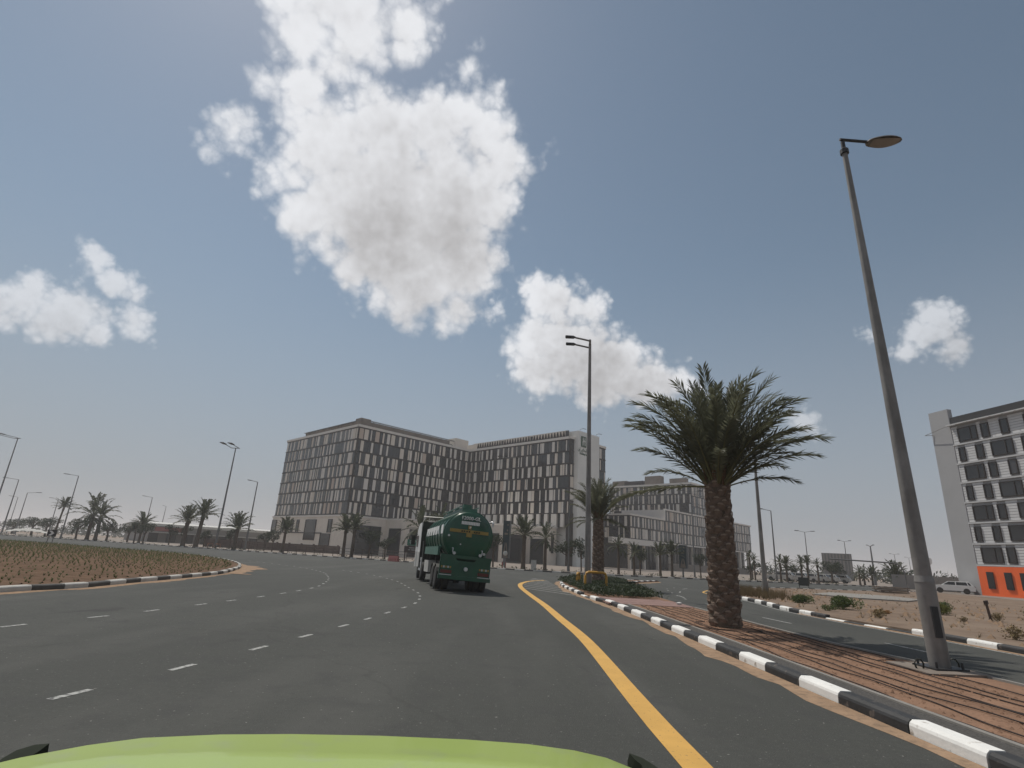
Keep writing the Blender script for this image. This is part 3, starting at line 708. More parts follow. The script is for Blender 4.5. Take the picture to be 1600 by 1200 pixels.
# local +x runs along the wall towards the road; -y... the outside looks along -y
SILL = [3.98, 6.73, 9.5, 12.28, 15.02, 17.71, 20.45, 23.23]
mb = MB(); mb.prism([(-2.85, 0), (38, 0), (38, 16), (-2.85, 16)], .0, 23.3)
mb.prism([(-2.85, -.15), (.15, -.15), (.15, .6), (-2.85, .6)], 0, 25.9)
mb.build('wall', M['slab_grey'], gb)
mb = MB(); mb.prism([(.152, -.22), (38.1, -.22), (38.1, .3), (.152, .3)], .12, 3.85); mb.build('ground_storey', M['orange'], gb)
mb = MB(); mb.prism([(.3, -.05), (38.1, -.05), (38.1, 15), (.3, 15)], 23.45, 24.55); mb.build('roof_fascia', M['roofdark'], gb)
mb = MB(); mb.prism([(.0, -.75), (38.2, -.75), (38.2, .1), (.0, .1)], 23.25, 23.42); mb.build('roof_canopy', M['sill'], gb)
mb = MB(); mb.path([(-3.6, -.6, 22.6), (-.2, -.9, 23.1), (3, -.95, 23.2)], .04); mb.path([(-3.6, -.6, 22.6), (-2.6, -.2, 22.5)], .04)
for i in range(9): mb.path([(1.5+i*1.6, -.9, 23.2), (2.3+i*1.6, -.1, 23.6)], .03)
mb.build('roof_bracket', M['steel'], gb)
sill_me = MB(); sill_me.box((19.1, -.12, 0), (37.9, .22, .20)); sill_me = sill_me.mesh('sill', M['sill'])
for z in SILL[:-1]: put('sill', sill_me, gb, loc=(0, 0, z))
br = random.Random(3)
win_me = {}
def gwin(x, z0, w, h):
    key = round(w, 2)
    if key not in win_me:
        b = MB(); b.box((0, .0, 0), (w, .10, h)); pane = b.mesh('pane', M['glass'])
        b = MB(); b.box((-w/2, -.06, 0), (.09, .2, h+.09)); b.box((w/2, -.06, 0), (.09, .2, h+.09)); b.box((0, -.06, h/2), (w-.09, .2, .09)); b.box((0, -.06, -h/2), (w-.09, .2, .09))
        if w > 2: b.box((.18*w, -.06, 0), (.07, .16, h-.09))
        win_me[key] = (b.mesh('window', M['bronze']), pane)
    f = put('window', win_me[key][0], gb, loc=(x, -.10, z0+h/2)); put('pane', win_me[key][1], f)
boards = []
for k in range(7):
    z0, z1 = SILL[k]+.12, SILL[k+1]-.12
    h = 1.86; wz = z0+.26
    pat = [(1.05, 2.6), (4.35, .95), (6.9, .95), (9.9, 2.6), (13.3, .95), (15.9, .95), (19.2, 2.6), (22.5, .95), (25, .95), (28.3, 2.6), (31.6, .95), (34.2, .95)] if k % 2 == 0 else \
          [(.7, .8), (3.1, .95), (5.2, 2.7), (9.1, .95), (11.6, .95), (14.4, 2.7), (18.2, .95), (20.7, .95), (23.6, 2.7), (27.4, .95), (29.9, .95), (32.7, 2.7)]
    u = .2; segs = []
    for x, w in pat:
        gwin(x+w/2+.1, wz, w, h)
        if x-u > .15: segs.append((u, x+.02))
        u = x+w+.18
    segs.append((u, 37.9))
    for a, b_ in segs:
        for j in range(7): boards.append((((a+b_)/2, -.05+.0, z0+.18+j*(z1-z0)/7), (b_-a, .09, (z1-z0)/7-.055)))
board_me = unit_box('board', M['board'])
boards.sort(key=lambda t: hypot(t[0][0]-0, t[0][2]-10))
for c, d in boards[:300]: put('board', board_me, gb, loc=c, scale=d)
mb = MB()
for c, d in boards[300:]: mb.box(c, d)
mb.build('boards', M['board'], gb, kind='stuff')
for x in (1.3, 3.6, 5.5, 8.4, 10.3, 13.2, 15.1):
    b = MB(); b.box((x+.45, -.30, 2.1), (.85, .14, 2.1)); o = b.build('window', M['glass_d'], gb)
slab_poly = [(60.6, 85), (57, 68), (55.2, 60), (54.5, 52), (58, 38), (74, 38), (66, 78), (66, 90), (62, 90)]
slab('apron', slab_poly, .0, .155, M['conc_d'])

# far left warehouse, boundary wall, shade tent
wh = thing('warehouse', 'long low warehouse with a white roof edge behind the left palms', 'warehouse', (-117.1, 168.3, 0), atan2(197.2-168.3, -85.7+117.1))
L_wh = hypot(31.4, 28.9) + 26
mb = MB(); mb.prism([(11, 0), (L_wh, 0), (L_wh, 40), (11, 40)], 0, 5.0); mb.build('wall', M['grey_wall'], wh)
mb = MB(); mb.extr([(-1.2, 4.95), (-1.2, 5.7), (20, 6.6), (41, 5.7), (41, 4.95)], 'x', 10, L_wh+1); mb.build('roof', M['white_d'], wh)
mb = MB(); mb.box((16, -.4, 4.1), (8, .5, 1.2)); mb.build('red_band', M['redp'], wh)
mb = MB(); mb.box((30, -2.5, 3.1), (40, 5, .25)); mb.build('canopy', M['white_d'], wh)
for i in range(8): b = MB(); b.box((12+i*5, -.1, 1.6), (2.6, .3, 2.6)); b.build('door', M['bronze'], wh)
bw = thing('boundary_wall', 'low rust-brown boundary wall left of the hotel', 'wall', (-63.4, 137.5, .1), atan2(-1.6, 17.7))
mb = MB(); mb.box((8, 0, .9), (34, .25, 1.8)); mb.build('panel', M['fence'], bw)
for i in range(12): b = MB(); b.box((-8.5+i*3, -.1, 1.0), (.35, .4, 2.0)); b.build('post', M['fence'], bw)
tent = thing('shade_tent', 'low white shade tent behind the far kerb at the left edge', 'tent', (-126.5, 152.0, .1), rad(38)); tent.scale = (.62, .62, .62)
mb = MB(); n = 18
vs = []
for i in range(n+1):
    u = -8 + 16*i/n
    for j in range(9):
        v = -3+6*j/8; z = 2.7*math.sqrt(max(0, 1-(u/8.2)**2))*(1-.35*(v/3)**2) + .25*abs(sin(i*pi/3))
        vs.append((u, v, z+.2))
mb.add(vs, [(i*9+j, (i+1)*9+j, (i+1)*9+j+1, i*9+j+1) for i in range(n) for j in range(8)], True); mb.build('canopy', M['white_fab'], tent)
for u in (-7, -3.5, 0, 3.5, 7): b = MB(); b.tube((u, -2.9, 0), (u, -2.9, 2.0), .06); b.build('pole', M['steel_far'], tent)
bb = thing('office_block', 'distant grey office block with vertical fins above the right palms', 'building', (108.5, 191.4, 0), atan2(-3.5, 5.9))
mb = MB(); mb.prism([(-.5, 0), (8.2, 0), (8.2, 8), (-.5, 8)], 0, 8.6); mb.build('wall', M['steel_far'], bb)
fm = MB(); fm.box((0, -.2, 5.6), (.5, .3, 5.6)); fm = fm.mesh('fin', M['grey_wall'])
for i in range(9): put('fin', fm, bb, loc=(.1+i*.95, 0, 0))
ct = thing('control_tower', 'faint slender control tower on the horizon beside the grey block', 'tower', (540.6, 719.5, 0))
mb = MB(); mb.tube((0, 0, 0), (0, 0, 20), 2.4, 1.7); mb.build('shaft', M['grey_wall'], ct)
mb = MB(); mb.lathe([(1.7, 19), (4.6, 22), (4.9, 27), (3.9, 28.5), (.3, 29)], (0, 0, 0)); mb.build('cab', M['steel_far'], ct)
hd = thing('hoarding', 'pale grey site hoarding right of the bushy palms', 'wall', (66.5, 90.3, .1), atan2(-3.5, 4.8))
pm = MB(); pm.box((0, 0, 1.1), (1.94, .08, 2.2)); pm = pm.mesh('panel', M['grey_wall'])
for i in range(6): put('panel', pm, hd, loc=(-3+i*2, (i % 2)*.03, 0))

# ------------------------------------------------------------------ palms
def frond_geo(mb_r, mb_l, length, el, seed, n=58, droop=1.0, lw=.023, ll=.58, base=(0, 0, 0), az=0., m3=None):
    """a pinnate leaf leaving `base` at elevation el (degrees) in azimuth az"""
    r = random.Random(seed); ca, sa = cos(az), sin(az)
    pts = []; p = Vector((0, 0, 0)); e = rad(el); steps = 16
    for k in range(steps+1):
        pts.append(p.copy()); t = k/steps
        p = p + Vector((cos(e), 0, sin(e)))*length/steps
        e -= rad(droop)*(1.2 + 6.4*t*t)*(.35 + .65*max(0, cos(e)))
    def W(v): return (base[0] + v.x*ca - v.y*sa, base[1] + v.x*sa + v.y*ca, base[2] + v.z)
    mb_r.path([W(q) for q in pts], .040*length/3.6, 5, .007)
    tw = r.uniform(-.25, .25)
    for i in range(n):
        t = .20 + .80*(i+.5)/n
        f = t*steps; k = min(int(f), steps-1); q = pts[k].lerp(pts[k+1], f-k); T = (pts[k+1]-pts[k]).normalized()
        Nn = Vector((-T.z, 0, T.x))
        prof = (min(1, (t-.12)*3.6))*(1 - max(0, t-.55)**1.5*1.6)
        L = ll*length/3.6*(.45 + .55*prof)*r.uniform(.85, 1.1)
        for s in (-1, 1):
            if r.random() < .04: continue
            side = Vector((0, s, 0))
            d = (T*(.62 + .5*t) + side*(.74 - .26*t) + Nn*r.uniform(-.05, .50) + Vector((0, 0, r.uniform(-.42, -.05)))).normalized()
            ww = lw*length/3.6; acr = d.cross(Nn).normalized()*ww
            b0 = q + T*r.uniform(-.02, .02); mid = b0 + d*L*.5; tip = b0 + d*L + Vector((0, 0, -.10*L))
            mb_l.add([W(b0), W(mid+acr), W(tip), W(mid-acr)], [(0, 1, 2), (0, 2, 3)])

def trunk_profile(h, r0, r1):
    return [(r0*1.12, -.1), (r0*1.04, .12), (r0, .5), ((r0*.55+r1*.45), h*.45), (r1*.97, h*.8), (r1*1.05, h*.94), (r1*.75, h+.15)]

boot = MB()
boot.add([(-.10, .02, -.21), (.10, .02, -.21), (.185, .01, .0), (.085, .0, .15), (-.085, 0, .15), (-.185, .01, .0), (-.045, -.035, -.10), (.045, -.035, -.10), (.125, -.075, .035), (.06, -.085, .105), (-.06, -.085, .105), (-.125, -.075, .035)],
         [(0, 1, 7, 6), (1, 2, 8, 7), (2, 3, 9, 8), (3, 4, 10, 9), (4, 5, 11, 10), (5, 0, 6, 11), (6, 7, 8, 11)])
boot.cur = 1; boot.add([(-.105, -.079, .045), (.105, -.079, .045), (.055, -.084, .10), (-.055, -.084, .10)], [(0, 1, 2, 3)])
boot_me = boot.mesh('leaf_base', [M['boot'], M['boot_end']])

FR = []
for i, (el, dr) in enumerate([(84, .85), (72, 1.15), (60, 1.25), (48, 1.25), (34, 1.1), (18, .9), (2, .8), (66, 1.5), (54, 1.05), (78, 1.3)]):
    b = MB(); b.cur = 0; bl = MB(); frond_geo(b, bl, 3.9, el, 40+i, droop=dr)
    k = len(b.v); b.v += bl.v; b.f += [tuple(k+q for q in f) for f in bl.f]; b.sm += bl.sm; b.mi += [1]*len(bl.f)
    FR.append((el, b.mesh('frond', [M['rachis'], M['leaf']])))

def big_palm(loc, label, h, r0, r1, seed, nfr, scale=1., boots=True, rz=0., extra=()):
    t = thing('date_palm', label, 'palm tree', loc, rz, 'date palms on the median')
    r = random.Random(seed)
    b = MB(); b.lathe(trunk_profile(h, r0, r1), (0, 0, 0), n=20); b.build('trunk', M['bark'], t)
    rows = int(h/.215); jb = MB()
    for k in range(rows):
        z = .16 + k*.215; f = z/h; rr = r0*(1-f)**1.2*1.0 + r1*(1-(1-f)**1.2); n = 9
        if z > h-.1: break
        for i in range(n):
            a = 2*pi*(i + .5*(k % 2))/n + r.uniform(-.06, .06)
            s = r.uniform(.86, 1.1)*rr/.42
            put('leaf_base', boot_me, t, loc=((rr-.015)*cos(a), (rr-.015)*sin(a), z + .215*((i*4 % 9)/9 - .5) + r.uniform(-.04, .04)),
                rot=(r.uniform(-.15, .22), r.uniform(-.10, .10), a+pi/2), scale=(s, s*r.uniform(.45, 1.1), 1.0*r.uniform(.9, 1.12)))
    hb = MB()   # dry fibre and stalk feet at the neck
    for i in range(34):
        a = r.uniform(0, 2*pi); q = r.uniform(.06, r1*.95)
        hb.path([(q*cos(a), q*sin(a), h-.35), (q*1.10*cos(a), q*1.10*sin(a), h+.25), (q*1.45*cos(a), q*1.45*sin(a), h+.75+r.uniform(0, .35))], .05, 5, .02)
    hb.build('stalk_feet', mat('dry_stalk', (.15, .085, .045), .85, .3, 4), t)
    for i in range(nfr):
        f = i/nfr; a = i*2.39996 + r.uniform(-.25, .25)
        want = 87 - 41*f**1.05 + r.uniform(-7, 7)
        el, me = min(FR, key=lambda q: abs(q[0]-want) + r.uniform(0, 7))
        rr = .05 + .24*f
        put('frond', me, t, loc=(rr*cos(a), rr*sin(a), h + .10 - .22*f), rot=(r.uniform(-.3, .3)*0, rad(el-want)*.8, a), scale=scale*r.uniform(.84, 1.07))
    for a, want, s in extra:
        el, me = min(FR, key=lambda q: abs(q[0]-want)); put('frond', me, t, loc=(.25*cos(a), .25*sin(a), h-.1), rot=(0, rad(el-want)*.8, a), scale=s)
    return t
big_palm((6.6, 17.1, .08), 'stout date palm with a scaly trunk rising from the near median soil', 4.15, .42, .345, 1, 66, .86, extra=((2.72, 2, .80), (2.3, 30, .62), (.35, 36, .72), (3.4, 36, .7), (5.7, 34, .72), (-1.1, 32, .66), (1.3, 30, .66), (4.4, 30, .66), (.0, 22, .6)))
big_palm((6.75, 40.2, .08), 'date palm with dull hanging fronds in the groundcover beside the double-arm lamp', 4.6, .40, .34, 2, 60, .68, extra=((2.9, -4, .55), (.3, -4, .55), (5.2, 2, .55), (3.6, 8, .55), (.9, 10, .55), (4.4, 4, .5), (2.2, -2, .5)))

# far palms: a trunk and a crown each, drawn from a few shared shapes
TR = []; CR = []
for s in range(4):
    b = MB(); b.lathe([(.30, 0), (.25, .12), (.22, .5), (.20, .85), (.27, .95), (.14, 1.02)], (0, 0, 0), n=9); TR.append(b.mesh('trunk', M['bark']))
for s in range(5):
    r = random.Random(70+s); a_ = MB(); l_ = MB(); nf = 24 if s < 3 else 34
    for i in range(nf):
        f = i/nf; el = 84 - (112 if s in (0, 1) else 78)*f + r.uniform(-9, 9)
        frond_geo(a_, l_, 1.0*r.uniform(.82, 1.05), el, 100*s+i, n=15, droop=1.35 if s in (0, 1) else 1.0, lw=.115, ll=.62, az=i*2.39996 + r.uniform(-.2, .2))
    k = len(a_.v); a_.v += l_.v; a_.f += [tuple(k+q for q in f) for f in l_.f]; a_.sm += l_.sm; a_.mi += [1]*len(l_.f)
    CR.append(a_.mesh('crown', [M['rachis'], M['leaf_far']]))
fp = random.Random(8)
def far_palm(x, y, h, w, kind, label, group, lean=0., tw=1.):
    t = thing('palm_tree', label, 'palm tree', (x, y, .12), fp.uniform(0, 6), group)
    ch = w*.52; th = max(h - ch*.95, h*.4)
    tk = min(1.25, .28 + w*.15)*tw; put('trunk', TR[kind % 4], t, scale=(tk, tk, th), rot=(lean, 0, 0))
    put('crown', CR[kind], t, loc=(0, -sin(lean)*th, th*cos(lean)), scale=(w*.60, w*.60, w*.62))
    return t
GL, GC, GR_ = 'palms beyond the far kerb left of the hotel', 'palms in front of the hotel', 'palms along the far road on the right'
for a in [
 (-113.8,144.8,10.0,4.9,3,'slender palm with a narrow tuft beside the shade tent',GL,.10),
 (-100.0,137.6,10.6,9.8,0,'taller of the twin broad palms left of the warehouse',GL,0,1.35),
 (-98.1,137.7,9.4,8.2,1,'shorter drooping palm leaning against the tallest left palm',GL,.03,1.35),
 (-84.5,132.9,6.7,5.6,3,'low sparse palm topping a pair of dark round trees',GL),
 (-68.0,121.7,8.1,6.4,4,'left palm of the straight pair before the warehouse',GL,0,1.5),
 (-63.7,118.8,9.5,6.4,3,'right, slimmer palm of the straight pair before the warehouse',GL,.05,1.45),
 (-53.7,114.5,6.9,6.0,4,'short bushy palm between two tall lamp posts left of the hotel',GL,0,1.45),
 (-41.3,107.5,6.2,4.6,4,"bushy palm in front of the hotel's far left corner",GC,0,1.2),
 (-27.7,99.7,6.9,5.0,3,'left palm of the crossed pair below the hotel corner',GC,.05,1.2),
 (-26.0,98.8,7.1,5.0,3,'right palm of the crossed pair below the hotel corner',GC,0,1.2),
 (-13.9,93.3,8.5,6.6,0,'palm just above the cab of the tanker truck',GC),
 (-10.3,92.2,8.6,6.0,1,'palm half hidden behind the tank of the truck',GC),
 (3.0,81.0,6.9,4.7,4,'full palm standing before the podium columns',GC,0,1.3),
 (6.1,81.4,6.4,4.2,0,'thin dry palm with drooping fronds before the podium columns',GC,0,1.1),
 (16.8,82.4,5.4,3.2,0,'small drooping palm just right of the median palm',GC),
 (19.5,84.3,4.5,3.0,0,'smallest palm in front of the annex corner',GC),
 (23.6,85.2,4.7,3.4,4,'left palm of the low pair before the annex glass front',GC),
 (25.6,86.0,5.0,3.6,4,'right palm of the low pair before the annex glass front',GC),
 (40.2,92.4,4.6,2.2,0,"tall thin palm just right of the annex's far end",GR_),
 (41.6,93.9,4.1,1.9,1,'shorter thin palm next to the slanting plot lamp post',GR_),
 (46.8,95.9,4.3,2.7,0,'left palm of the pair above the black box',GR_),
 (48.2,96.6,4.1,2.8,3,'right palm of the pair above the black box',GR_),
 (51.7,98.4,4.4,2.8,0,'first palm of the row of three left of the overhead gantry',GR_),
 (53.2,99.2,4.5,2.5,3,'middle palm of the row of three left of the overhead gantry',GR_),
 (55.7,100.5,4.2,2.3,0,'last palm of the row of three left of the overhead gantry',GR_),
 (66.6,106.3,3.4,3.0,0,'palm beside the right leg of the overhead gantry',GR_),
 (68.4,107.8,3.4,3.3,1,'drooping palm right of the overhead gantry',GR_),
 (70.2,108.2,3.4,3.3,4,'dark dense palm between the gantry and the bushy palm',GR_),
 (64.9,94.0,4.0,4.6,4,'wide bushy olive palm beside the pale hoarding',GR_,0,1.1)]:
    far_palm(*a)

# ------------------------------------------------------------------ trees and shrubs
def clump(mb, c, rx, rz, n, s, r, hollow=.45):
    for _ in range(n):
        while True:
            v = Vector((r.uniform(-1, 1), r.uniform(-1, 1), r.uniform(-1, 1)))
            if hollow < v.length < 1: break
        p = Vector((c[0]+v.x*rx, c[1]+v.y*rx, c[2]+v.z*rz))
        a = Vector((r.gauss(0, 1), r.gauss(0, 1), r.gauss(0, 1))).normalized()*s*r.uniform(.6, 1.3)
        b = Vector((r.gauss(0, 1), r.gauss(0, 1), r.gauss(0, .7))).normalized()*s*r.uniform(.5, 1.0)
        mb.add([p-a*.5, p+b*.4, p+a*.5, p-b*.4], [(0, 1, 2, 3)])
TC = []; TT = []
for s in range(4):
    r = random.Random(200+s); c = MB(); t = MB(); t.path([(0, 0, -.1), (.02, .01, .25), (.0, .03, .5)], .045, 7, .03)
    for i in range(7):
        a = i*2.4 + r.uniform(-.4, .4); q = r.uniform(.12, .34); z = r.uniform(.55, .86)
        t.path([(0, .02, .42), (q*.5*cos(a), q*.5*sin(a), z-.12), (q*cos(a), q*sin(a), z)], .018, 5, .006)
        clump(c, (q*cos(a), q*sin(a), z), r.uniform(.14, .22), r.uniform(.10, .16), 170, .055, r)
    clump(c, (0, 0, .72), .26, .2, 160, .055, r)
    TC.append(c.mesh('crown', M['tree'])); TT.append(t.mesh('trunk', M['trunk']))
def far_tree(x, y, h, w, label, group):
    k = fp.randrange(4); t = thing('tree', label, 'tree', (x, y, .12), fp.uniform(0, 6), group)
    put('trunk', TT[k], t, scale=(w, w, h)); put('crown', TC[k], t, scale=(w*1.0, w*1.0, h))
TG = 'small dark trees beyond the far road'
for a in [
 (-138.7,168.3,5.7,8.0,'wide dark tree behind the white shade tent'),(-127.0,158.7,5.7,6.8,'dark tree at the right end of the shade tent'),
 (-166.2,193.8,5.5,11,'low dark tree at the far left edge'),(-104.7,140.4,5.2,6.0,'round dense tree left of the twin broad palms'),
 (-96.9,139.8,4.7,6.3,'dark tree filling the gap right of the twin palms'),(-91.5,139.5,4.9,5.7,'flat-topped tree before the red end of the warehouse'),
 (-83.4,129.4,4.8,4.2,'left round tree under the sparse low palm'),(-80.5,128.0,4.8,4.0,'right round tree under the sparse low palm'),
 (-72.3,123.9,4.6,3.4,'thin tree with a split crown left of the straight palm pair'),(-70.4,126.0,4.6,3.0,'small tree close to the trunk of the left straight palm'),
 (-65.1,124.7,3.8,3.0,'little tree behind the slimmer straight palm'),(-59.5,124.7,4.4,3.4,'dark oval tree beside the tall double lamp post'),
 (-53.5,128.4,4.6,4.3,"tree by the brown wall's left end"),(-47.5,118.1,4.4,3.6,'pale scrubby tree at the corner of the boundary wall'),
 (-23.4,100.1,5.1,4.6,'dark tree in front of the hotel entrance'),(-20.4,99.6,4.0,4.0,'low round tree between the hotel entrance and the green sign'),
 (-1.3,83.4,5.0,3.4,'small light tree beside the advertising panel'),(9.8,84.1,5.1,5.2,'dense dark tree at the foot of the white sign tower'),
 (12.2,87.9,4.4,2.9,'narrow tree tucked behind the double-arm lamp'),(62.5,108.3,4.3,4.8,'broad tree under the overhead gantry arm'),
 (68.3,116.6,3.8,5.4,'wide tree behind the right gantry palms'),(21.2,87.7,4.6,3.0,'tree shading the annex porch'),
 (31.1,89.4,3.9,2.8,"tree beside the annex's advertising panel"),(46.0,104.8,3.2,3.6,'low tree between the thin palms and the pair of palms'),
 (57.3,112.5,3.2,3.6,'low dark tree behind the row of three palms'),(74.6,106.5,3.0,5.2,'tree showing above the pale hoarding')]:
    far_tree(*a, TG)
def treeline(pts, hmin, hmax, seed, n):
    r = random.Random(seed); mb = MB()
    for i in range(n):
        t = i/n*(len(pts)-1); k = int(t); a, b = pts[k], pts[min(k+1, len(pts)-1)]
        x, y = a[0]+(b[0]-a[0])*(t-k), a[1]+(b[1]-a[1])*(t-k); h = r.uniform(hmin, hmax)
        clump(mb, (x+r.uniform(-6, 6), y+r.uniform(-10, 10), h*.5), h*r.uniform(.6, 1.1), h*.55, 46, h*.34, r, .3)
    return mb.build('treeline', M['tree'], kind='stuff')
treeline([(-420, 400), (-300, 380), (-210, 350), (-150, 340)], 3.5, 7.0, 31, 90)
treeline([(70, 250), (120, 240), (170, 235), (210, 222), (260, 240)], 3, 5.5, 32, 80)
treeline([(104, 150), (118, 144), (134, 142)], 2.4, 4.2, 33, 26)

# planting strip shrubs behind the far kerb
r = random.Random(77); mb = MB()
for i, p in enumerate(inset(far_line, -1.0)):
    if not (-140 < p[0] < 60): continue
    if r.random() < .62: clump(mb, (p[0]+r.uniform(-.4, .4), p[1]+r.uniform(-.3, .3), .30), r.uniform(.35, .8), r.uniform(.15, .38), 16, .26, r, .2)
mb.build('verge_planting', M['cover'], kind='stuff')

# shrubs on the sand plot
def shrub(x, y, w, h, m, label, n=420, group=None, s=.13, cat='shrub', name='shrub'):
    r = random.Random(int(x*97+y*31)); t = thing(name, label, cat, (x, y, .11), 0, group)
    c = MB(); st = MB()
    for i in range(9):
        a = r.uniform(0, 2*pi); q = w*.5*r.uniform(.1, .7)
        clump(c, (q*cos(a), q*sin(a)*.8, h*r.uniform(.38, .55)*(1.15-q/w)), w*.22, h*.42, int(n*2.6)//9, s*.72, r, .35)
        st.path([(0, 0, -.05), (q*.3*cos(a), q*.3*sin(a), h*.3), (q*cos(a), q*sin(a)*.8, h*.6)], .016, 4, .005)
    c.build('foliage', m, t); st.build('stem', M['dry'], t); return t
SG = 'shrubs on the sand plot'
shrub(16.9, 28.6, 1.95, .66, M['shrub'], 'largest dark green shrub on the sand plot in front of the white sheet', 900, SG)
shrub(16.8, 32.2, 1.5, .5, M['shrub'], 'flat olive shrub nearer the slanting plot lamp post', 600, SG)
shrub(21.6, 28.6, 1.5, .56, M['shrub_l'], 'lime green shrub behind the tall near lamp post', 600, SG)
shrub(22.7, 30.0, 1.2, .66, M['shrub'], 'taller green shrub right behind the lime one', 480, SG)
shrub(26.6, 28.6, 1.5, .62, M['shrub'], 'green shrub cut by the right edge of the picture', 420, SG)
shrub(15.1, 26.7, .8, .34, M['shrub'], 'small green tuft by the kerb below the largest shrub', 200, SG, .09)
shrub(15.6, 23.9, .75, .42, M['dry'], 'dry brownish bush near the broken kerb', 200, SG, .09)
shrub(17.0, 22.8, .6, .28, M['dry'], 'low straw tuft right of the dry bush', 140, SG, .08)
shrub(15.6, 17.7, .8, .50, M['dry'], 'twiggy grey bush by the kerb at the right edge', 160, SG, .10)
shrub(22.2, 25.8, .8, .44, M['dry'], 'dry bush in front of the rusty marker post', 170, SG, .09)
shrub(19.3, 24.2, .5, .25, M['dry'], 'tiny straw tuft in the middle of the sand', 90, SG, .08)
gr = random.Random(21); mb = MB()
for i in range(300):      # tall dry grass at the plot's tip
    x, y = gr.gauss(16.4, .9), gr.gauss(38.0, 1.8)
    if x < 14.6 + max(0, y-35)*.22: x = 14.9 + max(0, y-35)*.25 + gr.random()
    for k in range(9):
        a = gr.uniform(0, 6.28); h = gr.uniform(.25, .75); q = gr.uniform(.05, .25)
        mb.add([(x+.012, y, .1), (x-.012, y, .1), (x+q*cos(a), y+q*sin(a), .1+h)], [(0, 1, 2)])
mb.build('dry_grass', M['dry'], kind='stuff')
mb = MB()
for i in range(420):      # scattered straw and pebbles
    x, y = gr.uniform(13.8, 40), gr.uniform(4, 58)
    if x < 13.9 + max(0, y-30)*.25: continue
    for k in range(6):
        a = gr.uniform(0, 6.28); h = gr.uniform(.04, .20); q = gr.uniform(.04, .16)
        mb.add([(x+.015, y, .1), (x-.015, y, .1), (x+q*cos(a), y+q*sin(a), .11+h)], [(0, 1, 2)])
mb.build('straw', M['dry'], kind='stuff')
mb = MB()
for i in range(1500):
    x, y = gr.uniform(13.8, 34), gr.uniform(4, 50); s = gr.choice((.03, .03, .04, .05, .06, .10, .15))
    if x < 13.9 + max(0, y-30)*.25: continue
    mb.add([(x+s*1.2, y, .11), (x, y+s, .11), (x-s, y, .11), (x, y-s*1.1, .11), (x+s*.2, y, .11+s*.9)], [(0, 1, 4), (1, 2, 4), (2, 3, 4), (3, 0, 4)])
mb.build('rubble', M['drift'], kind='stuff')

# median groundcover, soil clods and drip hoses
r = random.Random(12); mb = MB()
def in_cover(x, y):
    if y < 27.9 or y > 52: return False
    xl = 4.55 if y < 44 else 4.75 + (y-44)*.22
    xr = 7.7 + (y-28)*.115
    if y < 30: xl = 5.0 - (y-28)*.1
    return xl < x < xr
n = 0
while n < 1500:
    x, y = r.uniform(4.2, 11), r.uniform(27.5, 52)
    if not in_cover(x, y): continue
    n += 1; h = r.uniform(.26, .46)
    for k in range(30):
        p = Vector((x+r.gauss(0, .17), y+r.gauss(0, .17), .1 + h*r.uniform(.25, 1.)))
        a = Vector((r.gauss(0, 1), r.gauss(0, 1), r.gauss(.3, .6))).normalized()*.065; b = Vector((r.gauss(0, 1), r.gauss(0, 1), r.gauss(0, .5))).normalized()*.035
        mb.add([p-a, p+b, p+a, p-b], [(0, 1, 2, 3)])
mb.build('groundcover', M['cover'], kind='stuff')
mb = MB()
for i in range(2600):
    y = r.uniform(1, 24); x = r.uniform(5.5, 8.15); s = r.choice((.008, .012, .016, .022, .03))
    mb.add([(x+s*1.3, y, .10), (x, y+s, .10), (x-s, y, .10), (x, y-s*1.2, .10), (x+s*.2, y, .10+s)], [(0, 1, 4), (1, 2, 4), (2, 3, 4), (3, 0, 4)])
mb.build('soil_clods', M['soil'], kind='stuff')
hose_names = ['next to the concrete edging', 'second from the kerb side', 'third from the kerb side', 'fourth from the kerb side', 'fifth from the kerb side, by the lamp footing', 'sixth from the kerb side', 'seventh from the kerb side', 'closest to the right-hand road']
for k in range(8):
    x0 = 5.62 + k*.34; ph = r.uniform(0, 6); p2 = r.uniform(0, 6); pts = []
    y = 0.5
    while y < 23.8:
        x = x0 + .10*sin(y*.55+ph) + .055*sin(y*1.35+p2) + .02*sin(y*3.7+ph*2)
        if abs(y-17.1) < 1.0 and abs(x-6.6) < .62: x = 6.6 + (.62 if x > 6.6 else -.62)
        if abs(y-11.25) < .75 and abs(x-8.28) < .62: x = 7.62
        pts.append((min(x, 8.12), y, .118 + .006*sin(y*2+ph))); y += .22
    mb = MB(); mb.path(pts, .0095, 5); tag(mb.build('drip_hose', M['hose']), 'black drip hose on the median soil, ' + hose_names[k], 'hose', 'drip hoses on the median')

